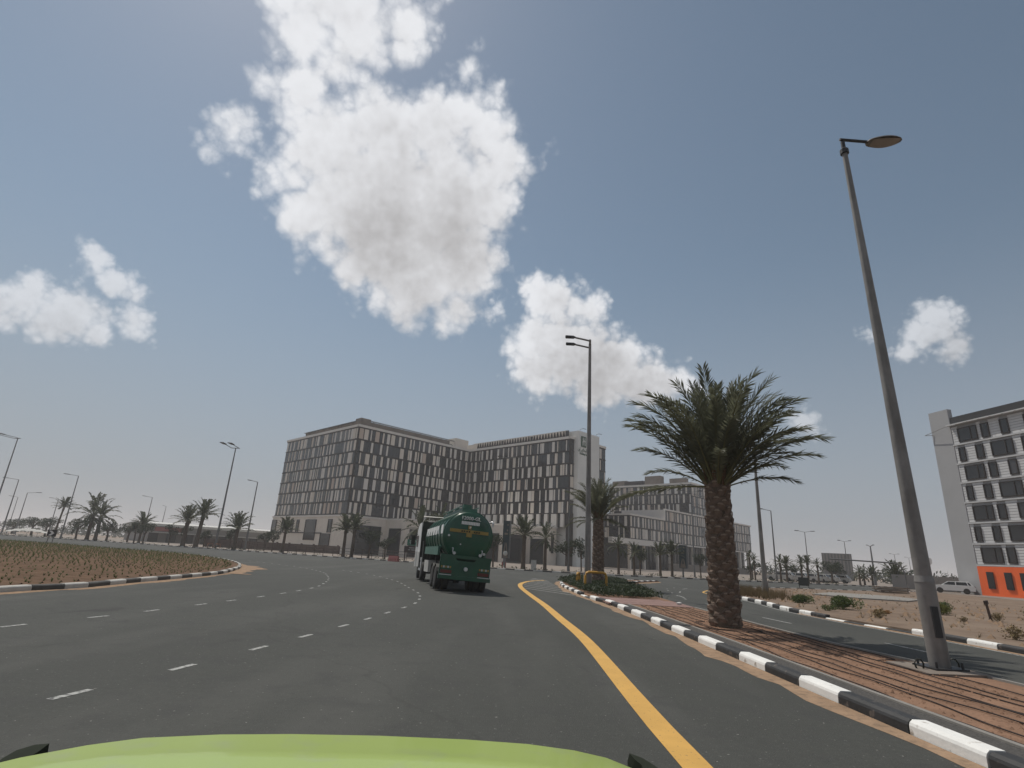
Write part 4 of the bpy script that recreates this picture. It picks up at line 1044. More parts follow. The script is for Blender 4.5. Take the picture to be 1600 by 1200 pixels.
# seedlings in furrows on the roundabout
r = random.Random(15); mb = MB(); fr = MB()
def in_isl(x, y, marg=.6):
    edge = None; inside = False; P = isl_poly; n = len(P); j = n-1
    for i in range(n):
        if (P[i][1] > y) != (P[j][1] > y) and x < (P[j][0]-P[i][0])*(y-P[i][1])/(P[j][1]-P[i][1]) + P[i][0]: inside = not inside
        j = i
    return inside
for k in range(95):
    yy = 8 + k*.78      # rows run away to the left
    for q in range(150):
        x = -14.4 - q*(.36 + q*.0016) + r.uniform(-.1, .1); y = yy + (abs(x)-14)*.42 + r.uniform(-.07, .07)
        if not in_isl(x+.7, y) or y > 92: continue
        if r.random() < .10 + .25*(y < 30): continue
        h = r.uniform(.05, .12) + .15*max(0, min(1, (y-24)/25))
        for m in range(5):
            a = r.uniform(0, 6.28); s = r.uniform(.04, .11)*(1+max(0, min(1.3, (y-26)/22)))
            mb.add([(x+.022*cos(a+1.57), y+.022*sin(a+1.57), .12), (x-.022*cos(a+1.57), y-.022*sin(a+1.57), .12), (x+s*cos(a), y+s*sin(a), .12+h)], [(0, 1, 2)])
mb.build('seedlings', M['crop'], kind='stuff')
for k in range(60):
    yy = 8.4 + k*.78; a = (-14.5, yy); b = (-44, yy + 30*.42)
    n = 60; vs = []
    pr_ = [(a[0]+(b[0]-a[0])*i/n, a[1]+(b[1]-a[1])*i/n) for i in range(n+1)]
    pr_ = [p for p in pr_ if in_isl(p[0]+.8, p[1])]
    if len(pr_) < 3: continue
    for x, y in pr_:
        h = .05 + r.uniform(-.02, .025)
        vs += [(x+.08, y-.2, .115), (x, y+r.uniform(-.05, .05), .12+h), (x-.08, y+.2, .115)]
    fr.add(vs, [(3*i+j, 3*i+j+1, 3*i+j+4, 3*i+j+3) for i in range(len(pr_)-1) for j in (0, 1)], True)
fr.build('furrows', M['bed'], kind='stuff')

# ------------------------------------------------------------------ tanker truck (local +y is forwards, origin under the middle of its tail)
truck = thing('tanker_truck', 'dark green tanker truck with a white cab rounding the bend', 'truck', (-1.71, 26.8, 0.0), rad(13.3))
TZ, TRR = 2.52, 1.16
mb = MB(); mb.lathe([(.02, .10), (.5, .115), (.95, .15), (1.10, .21), (TRR, .30), (TRR, 8.6), (1.05, 8.78), (.5, 8.85), (.02, 8.86)], (0, 0, TZ), 'y', 40); tank = mb.build('tank', M['green'], truck)
rb = MB(); rb.lathe([(TRR-.01, -.07), (TRR+.055, -.055), (TRR+.055, .055), (TRR-.01, .07)], (0, 0, TZ), 'y', 40); rib_me = rb.mesh('rib', M['green'])
for y in (.36, 1.55, 2.75, 3.95, 5.15, 6.35, 7.55, 8.5): put('rib', rib_me, tank, loc=(0, y, 0))
mb = MB(); mb.box((0, 4.3, TZ+TRR+.10), (.75, 7.2, .16)); mb.box((-.42, 4.3, TZ+TRR+.26), (.04, 7.2, .04)); mb.box((.42, 4.3, TZ+TRR+.26), (.04, 7.2, .04))
mb.build('walkway', M['green_l'], truck)
mb = MB()
for y in (1.6, 4.3, 7.0): mb.tube((0, y, TZ+TRR+.15), (0, y, TZ+TRR+.42), .28, .24, 14)
mb.build('manhole', M['green'], truck)
mb = MB()
for i in range(9):
    if i == 1: continue
    a = rad(162 - 0); y0 = .75 + i*.86; zc = TZ + .24
    xw = -math.sqrt(TRR**2 - .24**2) - .035
    mb = MB(); mb.box((xw, y0+.35, zc), (.03, .74, .42), 0); mb.build('side_plate', M['white'], truck)
def on_tail(name, m, x, z, w, h, y=.085, d=.05):
    b = MB(); b.box((x, y, z), (w, d, h)); return b.build(name, m, truck)
# tail plate details (the dished end is nearly flat)
put('capacity_text', text_mesh('12000-GL', .235, M['white']), truck, loc=(0.02, .088, TZ+.82), rot=(pi/2, 0, 0))
mb = MB()
wr = random.Random(4); x = -.42
while x < .40:      # the illegible second line: block letters
    w = wr.uniform(.05, .075)
    if not (.10 < x < .15): mb.box((x+w/2, .095, TZ+.60), (w, .03, .15))
    x += w + .014
mb.build('second_text_line', M['white'], truck)
on_tail('band', M['gold'], -.62, TZ+.21, .62, .15); on_tail('band', M['gold'], .62, TZ+.21, .62, .15)
mb = MB(); mb.box((0, .085, TZ+.21), (.60, .05, .15)); mb.build('band', M['gold'], truck)
mb = MB()
for q in (-.36, -.24, -.12, 0, .24, .36, .47): mb.box((q, .055, TZ+.21), (.06, .03, .07))
mb.build('band_mark', M['black'], truck)
on_tail('emblem', M['gold'], .0, TZ+.06, .26, .20, .07); on_tail('emblem_top', M['gold'], .0, TZ+.40, .15, .17, .07)
mb = MB(); mb.box((0, .045, TZ+.40), (.03, .03, .10)); mb.box((.04, .045, TZ+.42), (.03, .03, .06)); mb.build('emblem_mark', M['white'], truck)
# tail skirt, bumper, lights
mb = MB()
mb.add([(-1.20, .02, .62), (1.20, .02, .62), (1.20, .02, 1.62), (.62, .02, 1.62), (.40, .02, 1.38), (-.40, .02, 1.38), (-.62, .02, 1.62), (-1.20, .02, 1.62)], [tuple(range(8))])
mb.box((0, .10, 1.0), (2.40, .12, .75)); mb.box((0, .35, 1.55), (2.3, .6, .14)); mb.build('tail_skirt', M['green'], truck)
on_tail('bumper', M['green'], 0, .62, 2.46, .17, .0, .14)
for s in (-1, 1):
    for k in range(5): on_tail('reflector', M['white_d'] if k % 2 else M['gold'], s*(.70+k*.10), 1.06, .075, .09, .02, .03)
    b = on_tail('tail_lamp', M['red'], s*.88, .86, .52, .14, .01, .05)
    on_tail('tail_light_edge', M['silver'], s*.9, .72, .56, .03, .0, .06)
    mb = MB(); mb.path([(s*.70, .12, 1.92), (s*.70, -.08, 1.92), (s*.70, -.08, 1.74), (s*.62, -.08, 1.72)], .03); mb.tube((s*.62, -.02, 1.70), (s*.62, -.14, 1.70), .07); mb.build('hose_fitting', M['silver'], truck)
    b = MB(); b.box((s*1.16, .12, 1.10), (.05, .2, 1.0)); b.build('skirt_edge', M['green_l'], truck)
mb = MB(); mb.tube((0.02, -.12, 1.03), (.02, .1, 1.03), .09, .09, 12); mb.tube((-.95, .05, TZ-.05), (-.95, .12, TZ-.05), .05); mb.tube((.82, .0, 1.78), (.82, .12, 1.78), .06); mb.tube((-.35, .05, TZ-.40), (-.35, .12, TZ-.40), .03); mb.build('valve_cap', M['silver'], truck)
mb = MB(); mb.path([(.98, .2, TZ+.72), (1.06, .1, TZ+.78), (1.10, .0, TZ+.70), (1.08, .0, TZ+.55)], .05); mb.build('vent_pipe', M['silver'], truck)
# chassis, guards
mb = MB(); mb.box((-.42, 5.6, .98), (.12, 11, .28)); mb.box((.42, 5.6, .98), (.12, 11, .28)); mb.box((0, 4.6, 1.30), (1.3, 7.6, .3))
for y in (1.25, 2.6, 8.9, 11.2): mb.tube((-.95, y, .53), (.95, y, .53), .09)
for y in (1.2, 4, 6.8, 8.4): mb.box((0, y, 1.5), (1.9, .12, .4))
mb.build('chassis', M['black'], truck)
for s in (-1, 1):
    mb = MB(); mb.box((s*1.16, 4.6, 1.72), (.10, 6.4, .36)); mb.box((s*1.0, 4.6, 1.92), (.42, 6.4, .05)); mb.build('catwalk_guard', M['green_l'], truck)
    for yc in (1.25, 2.62):
        mb = MB(); pts = []
        for i in range(9):
            a = pi*(i+.5)/9; pts.append((yc+.66*cos(a), .53+.66*sin(a)))
        for (y0, z0), (y1, z1) in zip(pts, pts[1:]):
            mb.add([(s*.72, y0, z0), (s*1.24, y0, z0), (s*1.24, y1, z1), (s*.72, y1, z1)], [(0, 1, 2, 3)])
            mb.add([(s*.72, y0, z0+.02), (s*1.24, y0, z0+.02), (s*1.24, y1, z1+.02), (s*.72, y1, z1+.02)], [(3, 2, 1, 0)])
        mb.build('mudguard', M['black'], truck)
    mb = MB(); mb.box((s*1.02, 6.6, .95), (.42, 1.5, .62)); mb.build('fuel_tank', M['white_d'] if s < 0 else M['dark_metal'], truck)
# wheels
def wheel_mesh(w, R=.53):
    t = MB(); t.lathe([(R*.62, -w/2), (R*.93, -w/2), (R, -w/2+.04), (R, w/2-.04), (R*.93, w/2), (R*.62, w/2)], (0, 0, 0), 'x', 24)
    q = MB(); q.lathe([(.02, -w/2+.06), (R*.30, -w/2+.02), (R*.34, -w/2+.09), (R*.56, -w/2+.09), (R*.62, -w/2+.0), (R*.62, w/2), (.02, w/2-.02)], (0, 0, 0), 'x', 20)
    return t.mesh('tyre', M['rubber']), q.mesh('rim', M['rim'])
wm = wheel_mesh(.30)
def wheel(root, x, y, mm, z=.53, flip=False):
    o = put('wheel', mm[0], root, loc=(x, y, z), rz=pi if flip else 0); put('rim', mm[1], o); return o
for y in (1.25, 2.62):
    for x in (-1.07, -.74, .74, 1.07): wheel(truck, x, y, wm, flip=x > 0)
for y in (8.9, 11.2):
    for x in (-1.04, 1.04): wheel(truck, x, y, wm, flip=x > 0)
# cab
mb = MB(); mb.extr([(10.0, .95), (12.15, .75), (12.20, 1.9), (11.85, 3.05), (11.2, 3.45), (10.0, 3.52)], 'x', -1.22, 1.22)
cab = mb.build('cab', M['white'], truck)
mb = MB(); mb.box((0, 9.93, 2.2), (2.42, .14, 2.7)); mb.box((0, 9.55, 1.6), (2.2, .7, 1.5)); mb.build('cab_back', M['black'], truck)
mb = MB(); mb.path([(-1.18, 9.9, 3.2), (-1.18, 9.8, 3.86), (1.18, 9.8, 3.86), (1.18, 9.9, 3.2)], .04); mb.build('roof_rail', M['white_d'], truck)
for s in (-1, 1):
    b = MB(); b.box((s*1.225, 11.45, 2.35), (.03, .75, .7)); b.build('side_window', M['glass_d'], cab)
    b = MB(); b.box((s*1.225, 10.9, 1.25), (.04, 1.9, .9)); b.build('side_panel', M['white_d'], cab)
    b = MB(); b.path([(s*1.22, 11.7, 2.8), (s*1.48, 11.85, 2.75), (s*1.48, 11.85, 2.2)], .03); b.box((s*1.48, 11.85, 2.42), (.26, .12, .60)); b.build('mirror', M['black'], cab)
b = MB(); b.add([(-1.1, 12.205, 2.0), (1.1, 12.205, 2.0), (1.05, 11.88, 3.0), (-1.05, 11.88, 3.0)], [(0, 1, 2, 3)]); b.build('windscreen', M['glass_d'], cab)
b = MB(); b.box((-1.10, 10.02, .98), (.10, 1.05, .78)); pl = b.build('cab_plate', M['white'], truck)
b = MB()
for k in range(5): b.box((-1.16, 9.72+k*.15, 1.16), (.02, .10, .10)); b.box((-1.16, 9.74+k*.14, .82), (.02, .09, .16))
b.build('plate_text', M['black'], pl)

LEAN = Matrix.Translation((0, 0, .9)) @ Matrix.Rotation(rad(3.0), 4, 'Y') @ Matrix.Translation((0, 0, -.9))
STEER = Matrix.Translation((0, 8.4, 0)) @ Matrix.Rotation(rad(2.5), 4, 'Z') @ Matrix.Translation((0, -8.4, 0))
for o in truck.children:
    n_ = o.name.split('.')[0]
    if n_ in ('cab', 'cab_back', 'roof_rail', 'cab_plate', 'fuel_tank') or (n_ == 'tyre' and o.location.y > 8): o.matrix_basis = STEER @ o.matrix_basis
    elif n_ not in ('tyre', 'chassis', 'mudguard'): o.matrix_basis = LEAN @ o.matrix_basis

# ------------------------------------------------------------------ lamp posts
def pole_mesh(h, r0, r1):
    b = MB(); b.tube((0, 0, 0), (0, 0, h), r0, r1, 16); return b.mesh('pole', M['steel'])
# the near one on the median
lp = thing('street_lamp', 'tall tapered grey lamp post with a single oval head standing on the near median', 'street lamp', (8.36, 11.25, .10), 0)
lp.rotation_euler = (0, rad(-1.25), 0)
H1 = 12.2
mb = MB(); mb.tube((0, 0, 1.55), (0, 0, H1-.25), .148, .058, 20); mb.build('pole', M['steel'], lp)
mb = MB(); mb.tube((0, 0, .06), (0, 0, 1.6), .172, .166, 20); mb.tube((0, 0, 1.56), (0, 0, 1.68), .174, .150, 20, False); sl = mb.build('sleeve', M['steel'], lp)
b = MB(); b.box((-.03, -.163, .85), (.13, .03, .55)); b.build('access_door', M['dark_metal'], sl)
mb = MB(); mb.box((0, 0, .05), (.62, .62, .03))
for x in (-.24, .24):
    for y in (-.24, .24): mb.tube((x, y, .06), (x, y, .17), .022)
mb.build('base_plate', M['dark_metal'], lp)
mb = MB(); mb.prism([(-.66, -.62), (.46, -.62), (.40, .62), (-.62, .62)], -.10, .035); mb.build('footing', M['conc_d'], lp)
mb = MB(); mb.path([(-.52, -.1, .02), (-.55, -.1, .12), (-.50, -.1, .19), (-.42, -.1, .19), (-.38, -.1, .12), (-.4, -.1, .02)], .016); mb.build('cable_loop', M['black'], lp)
mb = MB(); mb.path([(.28, .1, .02), (.27, .1, .12), (.31, .1, .18), (.39, .1, .18), (.44, .1, .11), (.44, .1, .02)], .016); mb.build('cable_loop', M['black'], lp)
mb = MB(); mb.tube((0, 0, H1-.35), (0, 0, H1-.05), .05); mb.tube((0, 0, H1-.42), (0, 0, H1-.30), .10, .10, 12); mb.tube((-.06, 0, H1+.02), (.66, 0, H1-.02), .038); mb.build('arm', M['dark_metal'], lp)
def lamp_head(parent, at, L, w, rz, tilt=0.0):
    ang = Matrix.Rotation(rz, 4, 'Z') @ Matrix.Rotation(-tilt, 4, 'Y')
    b = MB(); g = MB(); n = 14; top = []; bot = []
    for i in range(n+1):
        t = i/n; u = t*L; ww = w*.5*(.28 + .72*sin(pi*min(1, t*1.02))**.6) if 0 < t < 1 else w*.10
        hh = .055*L*(1-(2*t-1.0)**2)**.5 + .012
        ring = []
        for k in range(9):
            a = pi*k/8; ring.append((u, ww*cos(a), hh*1.6*sin(a)))
        top.append(ring)
    vs = [ang @ Vector(p) for r_ in top for p in r_]; vs = [(v.x+at[0], v.y+at[1], v.z+at[2]) for v in vs]
    b.add(vs, [(i*9+k, (i+1)*9+k, (i+1)*9+k+1, i*9+k+1) for i in range(n) for k in range(8)], True)
    low = [ang @ Vector((r_[0][0], r_[0][1]*s, -.0)) for r_ in top for s in (1, -1)]; low = [(v.x+at[0], v.y+at[1], v.z+at[2]) for v in low]
    b.add(low, [(2*i+1, 2*i+3, 2*i+2, 2*i) for i in range(n)])
    o = b.build('lamp_head', M['steel'], parent)
    gl = []
    for i in range(2, n):
        r_ = top[i]
        for s in (1, -1):
            v = ang @ Vector((r_[0][0], r_[0][1]*s*.86, -.035*sin(pi*(i-1.5)/(n-2)))); gl.append((v.x+at[0], v.y+at[1], v.z+at[2]-.004))
    m = len(gl)//2; g.add(gl, [(2*i+1, 2*i+3, 2*i+2, 2*i) for i in range(m-1)], True); g.build('lens', M['lamp_glass'], o)
lamp_head(lp, (.60, 0, H1-.05), .86, .42, rad(-6), .03)

def flat_head(mb, p, d, L=.95, w=.26):
    d = Vector(d).normalized(); q = Vector((-d.y, d.x, 0)); p = Vector(p)
    vs = []
    for t, ww, z0, z1 in ((0, .25, -.02, .05), (.22, .9, -.05, .08), (.95, 1., -.05, .07), (1, .85, -.03, .04)):
        for s, z in ((-1, z0), (1, z0), (1, z1), (-1, z1)):
            v = p + d*L*t + q*s*w*.5*ww; vs.append((v.x, v.y, v.z+z+.10*t*L*.6))
    mb.add(vs, [(4*i+k, 4*i+(k+1) % 4, 4*(i+1)+(k+1) % 4, 4*(i+1)+k) for i in range(3) for k in range(4)] + [(3, 2, 1, 0), (12, 13, 14, 15)])
def far_lamp(x, y, h, kind, az, label, group, z=.12, fat=1.0, armL=1.7, m=None, br=None, hk=1.0):
    """kind 1: single arm; 2: two parallel arms from a cross bracket; 3: arms to both sides"""
    t = thing('street_lamp', label, 'street lamp', (x, y, z), 0, group); m = m or M['steel_far']; br = br or .55*armL/1.7
    b = MB(); b.tube((0, 0, 0), (0, 0, h), .13*fat, .06*fat, 10); b.tube((0, 0, 0), (0, 0, .9), .17*fat, .16*fat, 10); b.build('pole', m, t)
    d = Vector((cos(az), sin(az), 0)); q = Vector((-d.y, d.x, 0)); k = armL/1.7
    arms = [(0, 1)] if kind == 1 else ([(-br, 1), (br, 1)] if kind == 2 else [(0, 1), (0, -1)])
    if kind == 2: b = MB(); b.path([(q*s).to_tuple()[:2] + (h+.02,) for s in (-br*1.05, br*1.05)], .05*fat); b.build('bracket', m, t)
    for s, sg in arms:
        b = MB(); p0 = q*s; p1 = p0 + d*sg*armL
        b.path([(p0.x, p0.y, h-.02), (p1.x, p1.y, h+.22)], .04*fat); b.build('arm', m, t)
        b = MB(); flat_head(b, (p1.x-d.x*sg*.05, p1.y-d.y*sg*.05, h+.22), d*sg, 1.0*k*1.3*hk, .36*k*1.5*hk); b.build('lamp_head', M['dark_metal'], t)
G1 = 'street lamps round the roundabout'
far_lamp(5.09, 34.0, 15.5, 2, rad(172), 'tall grey lamp post with two parallel arms in the median groundcover', None, z=.1, fat=1.5, armL=1.0, m=M['steel'], br=.62, hk=.9)
far_lamp(-139.9, 155.0, 26.2, 2, rad(250), 'tallest lamp post cut by the left edge, two parallel arms', G1, fat=2.0, armL=3.6)
far_lamp(-144.6, 165.0, 15.6, 1, rad(195), 'single-arm lamp post at the left edge with its arm to the left', G1, fat=1.7, armL=2.3)
far_lamp(-152.2, 178.3, 12.8, 1, rad(15), 'shorter lamp post at the left with its arm to the right', G1, fat=1.5, armL=2.2)
far_lamp(-188.4, 217.1, 13.4, 1, rad(190), 'faint far lamp post between the two left single-arm posts', G1, fat=1.4, armL=1.8)
far_lamp(-111.9, 144.9, 15.7, 1, rad(190), 'lamp post rising right of the slender tufted palm', G1, fat=1.5, armL=2.0)
far_lamp(-150.8, 189.5, 12.0, 1, rad(190), 'small far lamp post left of the slender tufted palm', G1, fat=1.5, armL=1.6)
far_lamp(-111.3, 176.4, 13.4, 1, rad(190), 'lamp post standing above the low sparse palm', G1, fat=1.4, armL=1.7)
far_lamp(-136.2, 225.9, 13.5, 1, rad(190), 'headless-looking thin lamp post above the warehouse roof', G1, fat=1.5, armL=.8)
far_lamp(-59.0, 117.6, 20.8, 2, rad(268), 'tall double-headed lamp post between the palm pair and the short bushy palm', G1, fat=1.8, armL=2.6)
far_lamp(-54.0, 120.1, 14.1, 1, rad(200), 'lamp post with a short arm beside the short bushy palm', G1, fat=1.5, armL=1.2)
far_lamp(17.34, 37.8, 9.8, 1, rad(120), "bare slanting-looking lamp post on the sand plot's tip", None, fat=1.25, armL=.7, m=M['steel'])
far_lamp(48.0, 99.9, 12.0, 1, rad(175), 'thin lamp post with one arm right of the plot lamp', G1, fat=1.3, armL=1.3)
far_lamp(66.3, 123.2, 10.2, 3, rad(170), 'T-shaped lamp post behind the row of three palms', G1, fat=1.1, armL=1.2)
far_lamp(82.8, 136.3, 9.4, 3, rad(170), 'T-shaped lamp post beside the distant finned office block', G1, fat=1.1, armL=.9)
far_lamp(75.9, 116.2, 7.6, 3, rad(100), 'stouter grey mast behind the gantry', G1, fat=1.9, armL=.6)
far_lamp(144.8, 208.6, 9.9, 3, rad(170), 'far faint lamp post left of the near pole', G1, fat=1.3, armL=1.0)
far_lamp(174.4, 242.5, 10.2, 3, rad(170), 'farthest lamp post hidden near the tall near pole', G1, fat=1.3, armL=1.0)
far_lamp(190, 255, 9, 3, rad(170), 'faint lamp post between the control tower and the white car', G1, fat=1.3, armL=1.4)
far_lamp(0.3, 104, 19.6, 3, rad(174), 'thin pale lamp post in front of the hotel wing', G1, fat=1.2, armL=1.3)
far_lamp(9.6, 83.0, 10.2, 1, rad(350), 'slim pale lamp post before the dark hotel bay', G1, fat=.9, armL=1.0)
far_lamp(31.0, 92.0, 13.5, 3, rad(174), 'thin double-arm lamp post in front of the annex', G1, fat=.9, armL=1.1)

# ------------------------------------------------------------------ white car under the apartment block and cars in the far car park
def car_meshes(paint):
    out = {}
    b = MB(); prof = [(-2.35, .38), (2.30, .34), (2.40, .62), (2.28, .92), (1.30, 1.04), (-2.25, 1.08), (-2.42, .80)]
    b.extr(prof, 'x', -.90, .90); out['body'] = b.mesh('body', paint)
    b = MB(); lo = [(1.32, 1.0), (.45, 1.56), (-1.75, 1.62), (-2.22, 1.05)]
    vs = [(s*(.86 if z < 1.2 else .70), y, z) for s in (-1, 1) for y, z in lo]
    b.add(vs, [(0, 1, 2, 3), (7, 6, 5, 4), (1, 5, 6, 2), (0, 4, 5, 1), (2, 6, 7, 3)]); out['cabin'] = b.mesh('cabin', paint)
    b = MB()
    for s in (-1, 1):
        for y0, y1, y2, y3 in ((1.02, .40, -.30, -.30), (-.40, -.40, -1.50, -1.62), (-1.72, -1.60, -1.78, -2.02)):
            f = lambda z: s*(.862 - (z-1.05)*.27)
            b.add([(f(1.10), y0, 1.10), (f(1.50), y1, 1.50), (f(1.50), y2, 1.50), (f(1.10), y3, 1.10)], [(0, 1, 2, 3) if s > 0 else (3, 2, 1, 0)])
    b.add([(-.76, 1.26, 1.08), (.76, 1.26, 1.08), (.66, .56, 1.52), (-.66, .56, 1.52)], [(0, 1, 2, 3)])
    b.add([(-.74, -2.19, 1.12), (.74, -2.19, 1.12), (.64, -1.84, 1.54), (-.64, -1.84, 1.54)], [(3, 2, 1, 0)])
    out['glass'] = b.mesh('window', M['glass_d'])
    b = MB(); b.box((-.66, 2.33, .74), (.4, .12, .15)); b.box((.66, 2.33, .74), (.4, .12, .15)); out['headlight'] = b.mesh('headlight', M['silver'])
    b = MB(); b.box((-.74, -2.34, .92), (.22, .12, .22)); b.box((.74, -2.34, .92), (.22, .12, .22)); out['tail'] = b.mesh('tail_light', M['red'])
    b = MB(); b.box((0, 0, .36), (1.78, 4.4, .14)); b.box((0, 2.36, .50), (1.7, .1, .16)); out['trim'] = b.mesh('lower_trim', M['black'])
    return out
cwm = wheel_mesh(.22, .36)
def build_car(paint, label, cat, loc, rz, group=None):
    t = thing('parked_car', label, cat, loc, rz, group); mm = car_meshes(paint)
    body = put('body', mm['body'], t); put('cabin', mm['cabin'], t)
    g = put('window', mm['glass'], t, scale=(1.004, 1.0, 1.0)); put('headlight', mm['headlight'], t); put('tail_light', mm['tail'], t); put('lower_trim', mm['trim'], t)
    for x in (-.84, .84):
        for y in (-1.42, 1.45): wheel(t, x, y, cwm, z=.36, flip=x > 0)
    return t
wc = build_car(M['white'], 'white off-road car parked at the foot of the grey block', 'car', (61.9, 78.5, .16), rad(53))
car_w = build_car(M['white_d'], 'white car in the far car park below the distant office block', 'car', (62.0, 112.5, .14), rad(40), 'cars in the far car park')
for i, (x, y, lab) in enumerate([(58.6, 109.6, 'white car parked under the broad tree left of the gantry trees'), (65.6, 115.5, 'white car parked behind the gantry, right of the finned block'), (69.5, 118.4, 'pale car parked furthest right under the far trees'), (54.8, 107.0, 'pale car parked behind the row of three palms'), (50.4, 103.4, 'pale car parked behind the pair of palms above the black box')]):
    dup(car_w, (x, y, .14), rad(40 + i*3), lab)

# ------------------------------------------------------------------ the lime car the camera rides in (open-topped)
lc = thing('lime_car', 'lime green bonnet of the car at the bottom edge with dark wing tips', 'car', (0, 0, 0))
front = [(-1.30, 1.30), (-1.25, 1.50), (-1.19, 1.62), (-1.10, 1.73), (-1.0, 1.81), (-.81, 1.875), (-.61, 1.915), (-.35, 1.945), (-.08, 1.955), (.11, 1.945), (.25, 1.91), (.34, 1.86), (.40, 1.785), (.45, 1.66), (.49, 1.50), (.52, 1.30)]
mb = MB(); vs = []; n = len(front); cx = -.40
rows = [(0, 1.15, 1.0), (1, 1.145, 1.004), (2, 1.12, 1.008), (3, 1.06, 1.01)]
back = [(p[0]*.985-.004, .55) for p in front]
grid = []
for j in range(7):
    t = j/6; row = []
    for p in front:
        u = (p[0]-cx)/.88; y = .55 + (p[1]-.55)*t
        row.append((p[0], y, 1.15 + .030*(1-u*u)*(1-t) + .012*(1-t)))
    grid += row
edge1 = [(p[0], p[1]+.012, 1.135) for p in front]; edge2 = [(p[0], p[1]+.016, 1.05) for p in front]
vs = grid + edge1 + edge2
mb.add(vs, [(j*n+i, j*n+i+1, (j+1)*n+i+1, (j+1)*n+i) for j in range(8) for i in range(n-1)], True); mb.build('bonnet', M['lime'], lc)
mb = MB(); mb.prism([(p[0]*.97-.012, p[1]-.04) for p in front] + [(.48, .55), (-1.26, .55)], .62, 1.06); nose = mb.build('nose', M['lime'], lc)
mb = MB(); mb.box((-.40, 1.97, .84), (.95, .05, .34)); gr_ = mb.build('grille', M['black'], lc)
for x in (-.98, .20):
    mb = MB(); mb.lathe([(.02, .05), (.10, .04), (.115, 0), (.115, -.08)], (x, 1.90, .86), 'y', 16); mb.build('headlight', M['silver'], lc)
mb = MB(); mb.box((-.40, 2.06, .52), (1.75, .18, .22)); mb.build('bumper', M['black'], lc)
M['wing'] = mat('unpainted_wing', (.022, .026, .018), .9, .2, 4, spec=.1)
for tip in ([(-1.36, 1.60), (-1.42, 1.82), (-1.47, 2.0), (-1.495, 2.09), (-1.51, 2.14), (-1.535, 2.21), (-1.575, 2.19), (-1.59, 2.13), (-1.57, 2.05), (-1.52, 1.95), (-1.46, 1.80), (-1.40, 1.60)],
            [(.48, 1.60), (.66, 1.60), (.65, 2.05), (.63, 2.22), (.605, 2.32), (.575, 2.40), (.53, 2.45), (.535, 2.38), (.55, 2.32), (.535, 2.2), (.50, 2.0)]):
    mb = MB(); n = len(tip); c = (sum(p[0] for p in tip)/n, sum(p[1] for p in tip)/n)
    lo = [(x, y, .93) for x, y in tip]; mid = [(x, y, .97) for x, y in tip]; hi = [(c[0]+(x-c[0])*.88, c[1]+(y-c[1])*.95, 1.0) for x, y in tip]
    mb.add(lo+mid+hi, [(i, (i+1) % n, n+(i+1) % n, n+i) for i in range(n)] + [(n+i, n+(i+1) % n, 2*n+(i+1) % n, 2*n+i) for i in range(n)] + [tuple(range(2*n, 3*n))])
    mb.build('wing_tip', M['wing'], lc)
mb = MB(); mb.box((-.40, -.55, .62), (1.72, 2.2, .44)); mb.box((-1.22, -.45, .88), (.07, 1.95, .20)); mb.box((.42, -.45, .88), (.07, 1.95, .20)); mb.box((-.40, -1.62, .9), (1.72, .08, .24)); mb.build('body_tub', M['lime'], lc)
mb = MB(); mb.box((-.40, .50, .98), (1.66, .10, .14)); mb.build('dashboard', M['black'], lc)
for x in (-.82, .02):
    mb = MB(); mb.box((x, -.75, .90), (.5, .5, .14)); mb.box((x, -1.04, 1.14), (.48, .12, .5)); mb.build('seat', M['car_seat'], lc)
wl = wheel_mesh(.24, .38)
for x in (-1.26, .46):
    for y in (1.45, -1.05): wheel(lc, x, y, wl, z=.38, flip=x > 0)

# ------------------------------------------------------------------ signs, barriers and other street furniture
YG = 'yellow hoop barriers on the median tip'
hp = thing('hoop_barrier', 'yellow hoop barrier seen end-on at the left of the median tip', 'barrier', (5.0, 37.4, .1), rad(76), YG)
mb = MB(); mb.path([(-.62, 0, 0), (-.62, 0, .62), (-.56, 0, .76), (-.42, 0, .82), (.42, 0, .82), (.56, 0, .76), (.62, 0, .62), (.62, 0, 0)], .075, 8); mb.build('rail', M['yellow'], hp)
mb = MB(); mb.box((-.62, 0, .02), (.26, .26, .04)); mb.box((.62, 0, .02), (.26, .26, .04)); mb.build('base_plate', M['dark_metal'], hp)
dup(hp, (5.45, 33.2, .28), rad(4), 'yellow hoop barrier across the foot of the double-arm lamp')
kd_ = thing('keep_side_sign', 'small sign on two crossed posts at the back of the roundabout island', 'traffic sign', (-60.3, 76.4, .1), rad(35))
mb = MB(); mb.tube((-.3, 0, 0), (-.15, 0, 1.5), .05); mb.tube((.3, 0, 0), (.2, 0, 1.5), .05); mb.build('post', M['steel_far'], kd_)
mb = MB(); mb.box((0, -.05, 1.35), (1.0, .05, .85)); mb.build('panel', M['roofdark'], kd_)
mb = MB(); mb.add([(-.35, -.08, 1.05), (-.05, -.08, 1.05), (.25, -.08, 1.35), (-.05, -.08, 1.65), (-.35, -.08, 1.65), (-.05, -.08, 1.35)], [(0, 1, 2, 5), (5, 2, 3, 4)]); mb.build('arrow', M['white'], kd_)
ob = thing('lamp_guard', 'rusty orange hoop guard round the foot of the tall double-headed lamp', 'barrier', (-58.6, 116.2, .1), rad(-30))
mb = MB()
for dx in (-1.2, 1.2): mb.path([(dx-.9, 0, 0), (dx-.9, 0, .7), (dx-.7, 0, .9), (dx+.7, 0, .9), (dx+.9, 0, .7), (dx+.9, 0, 0)], .09, 6)
mb.build('rail', mat('rust_orange', (.24, .10, .05), .7, .2, 3), ob)
rw = thing('water_barrier', 'faded red plastic barrier on the far kerb left of the truck', 'barrier', (-17.1, 90.5, .02), rad(-38))
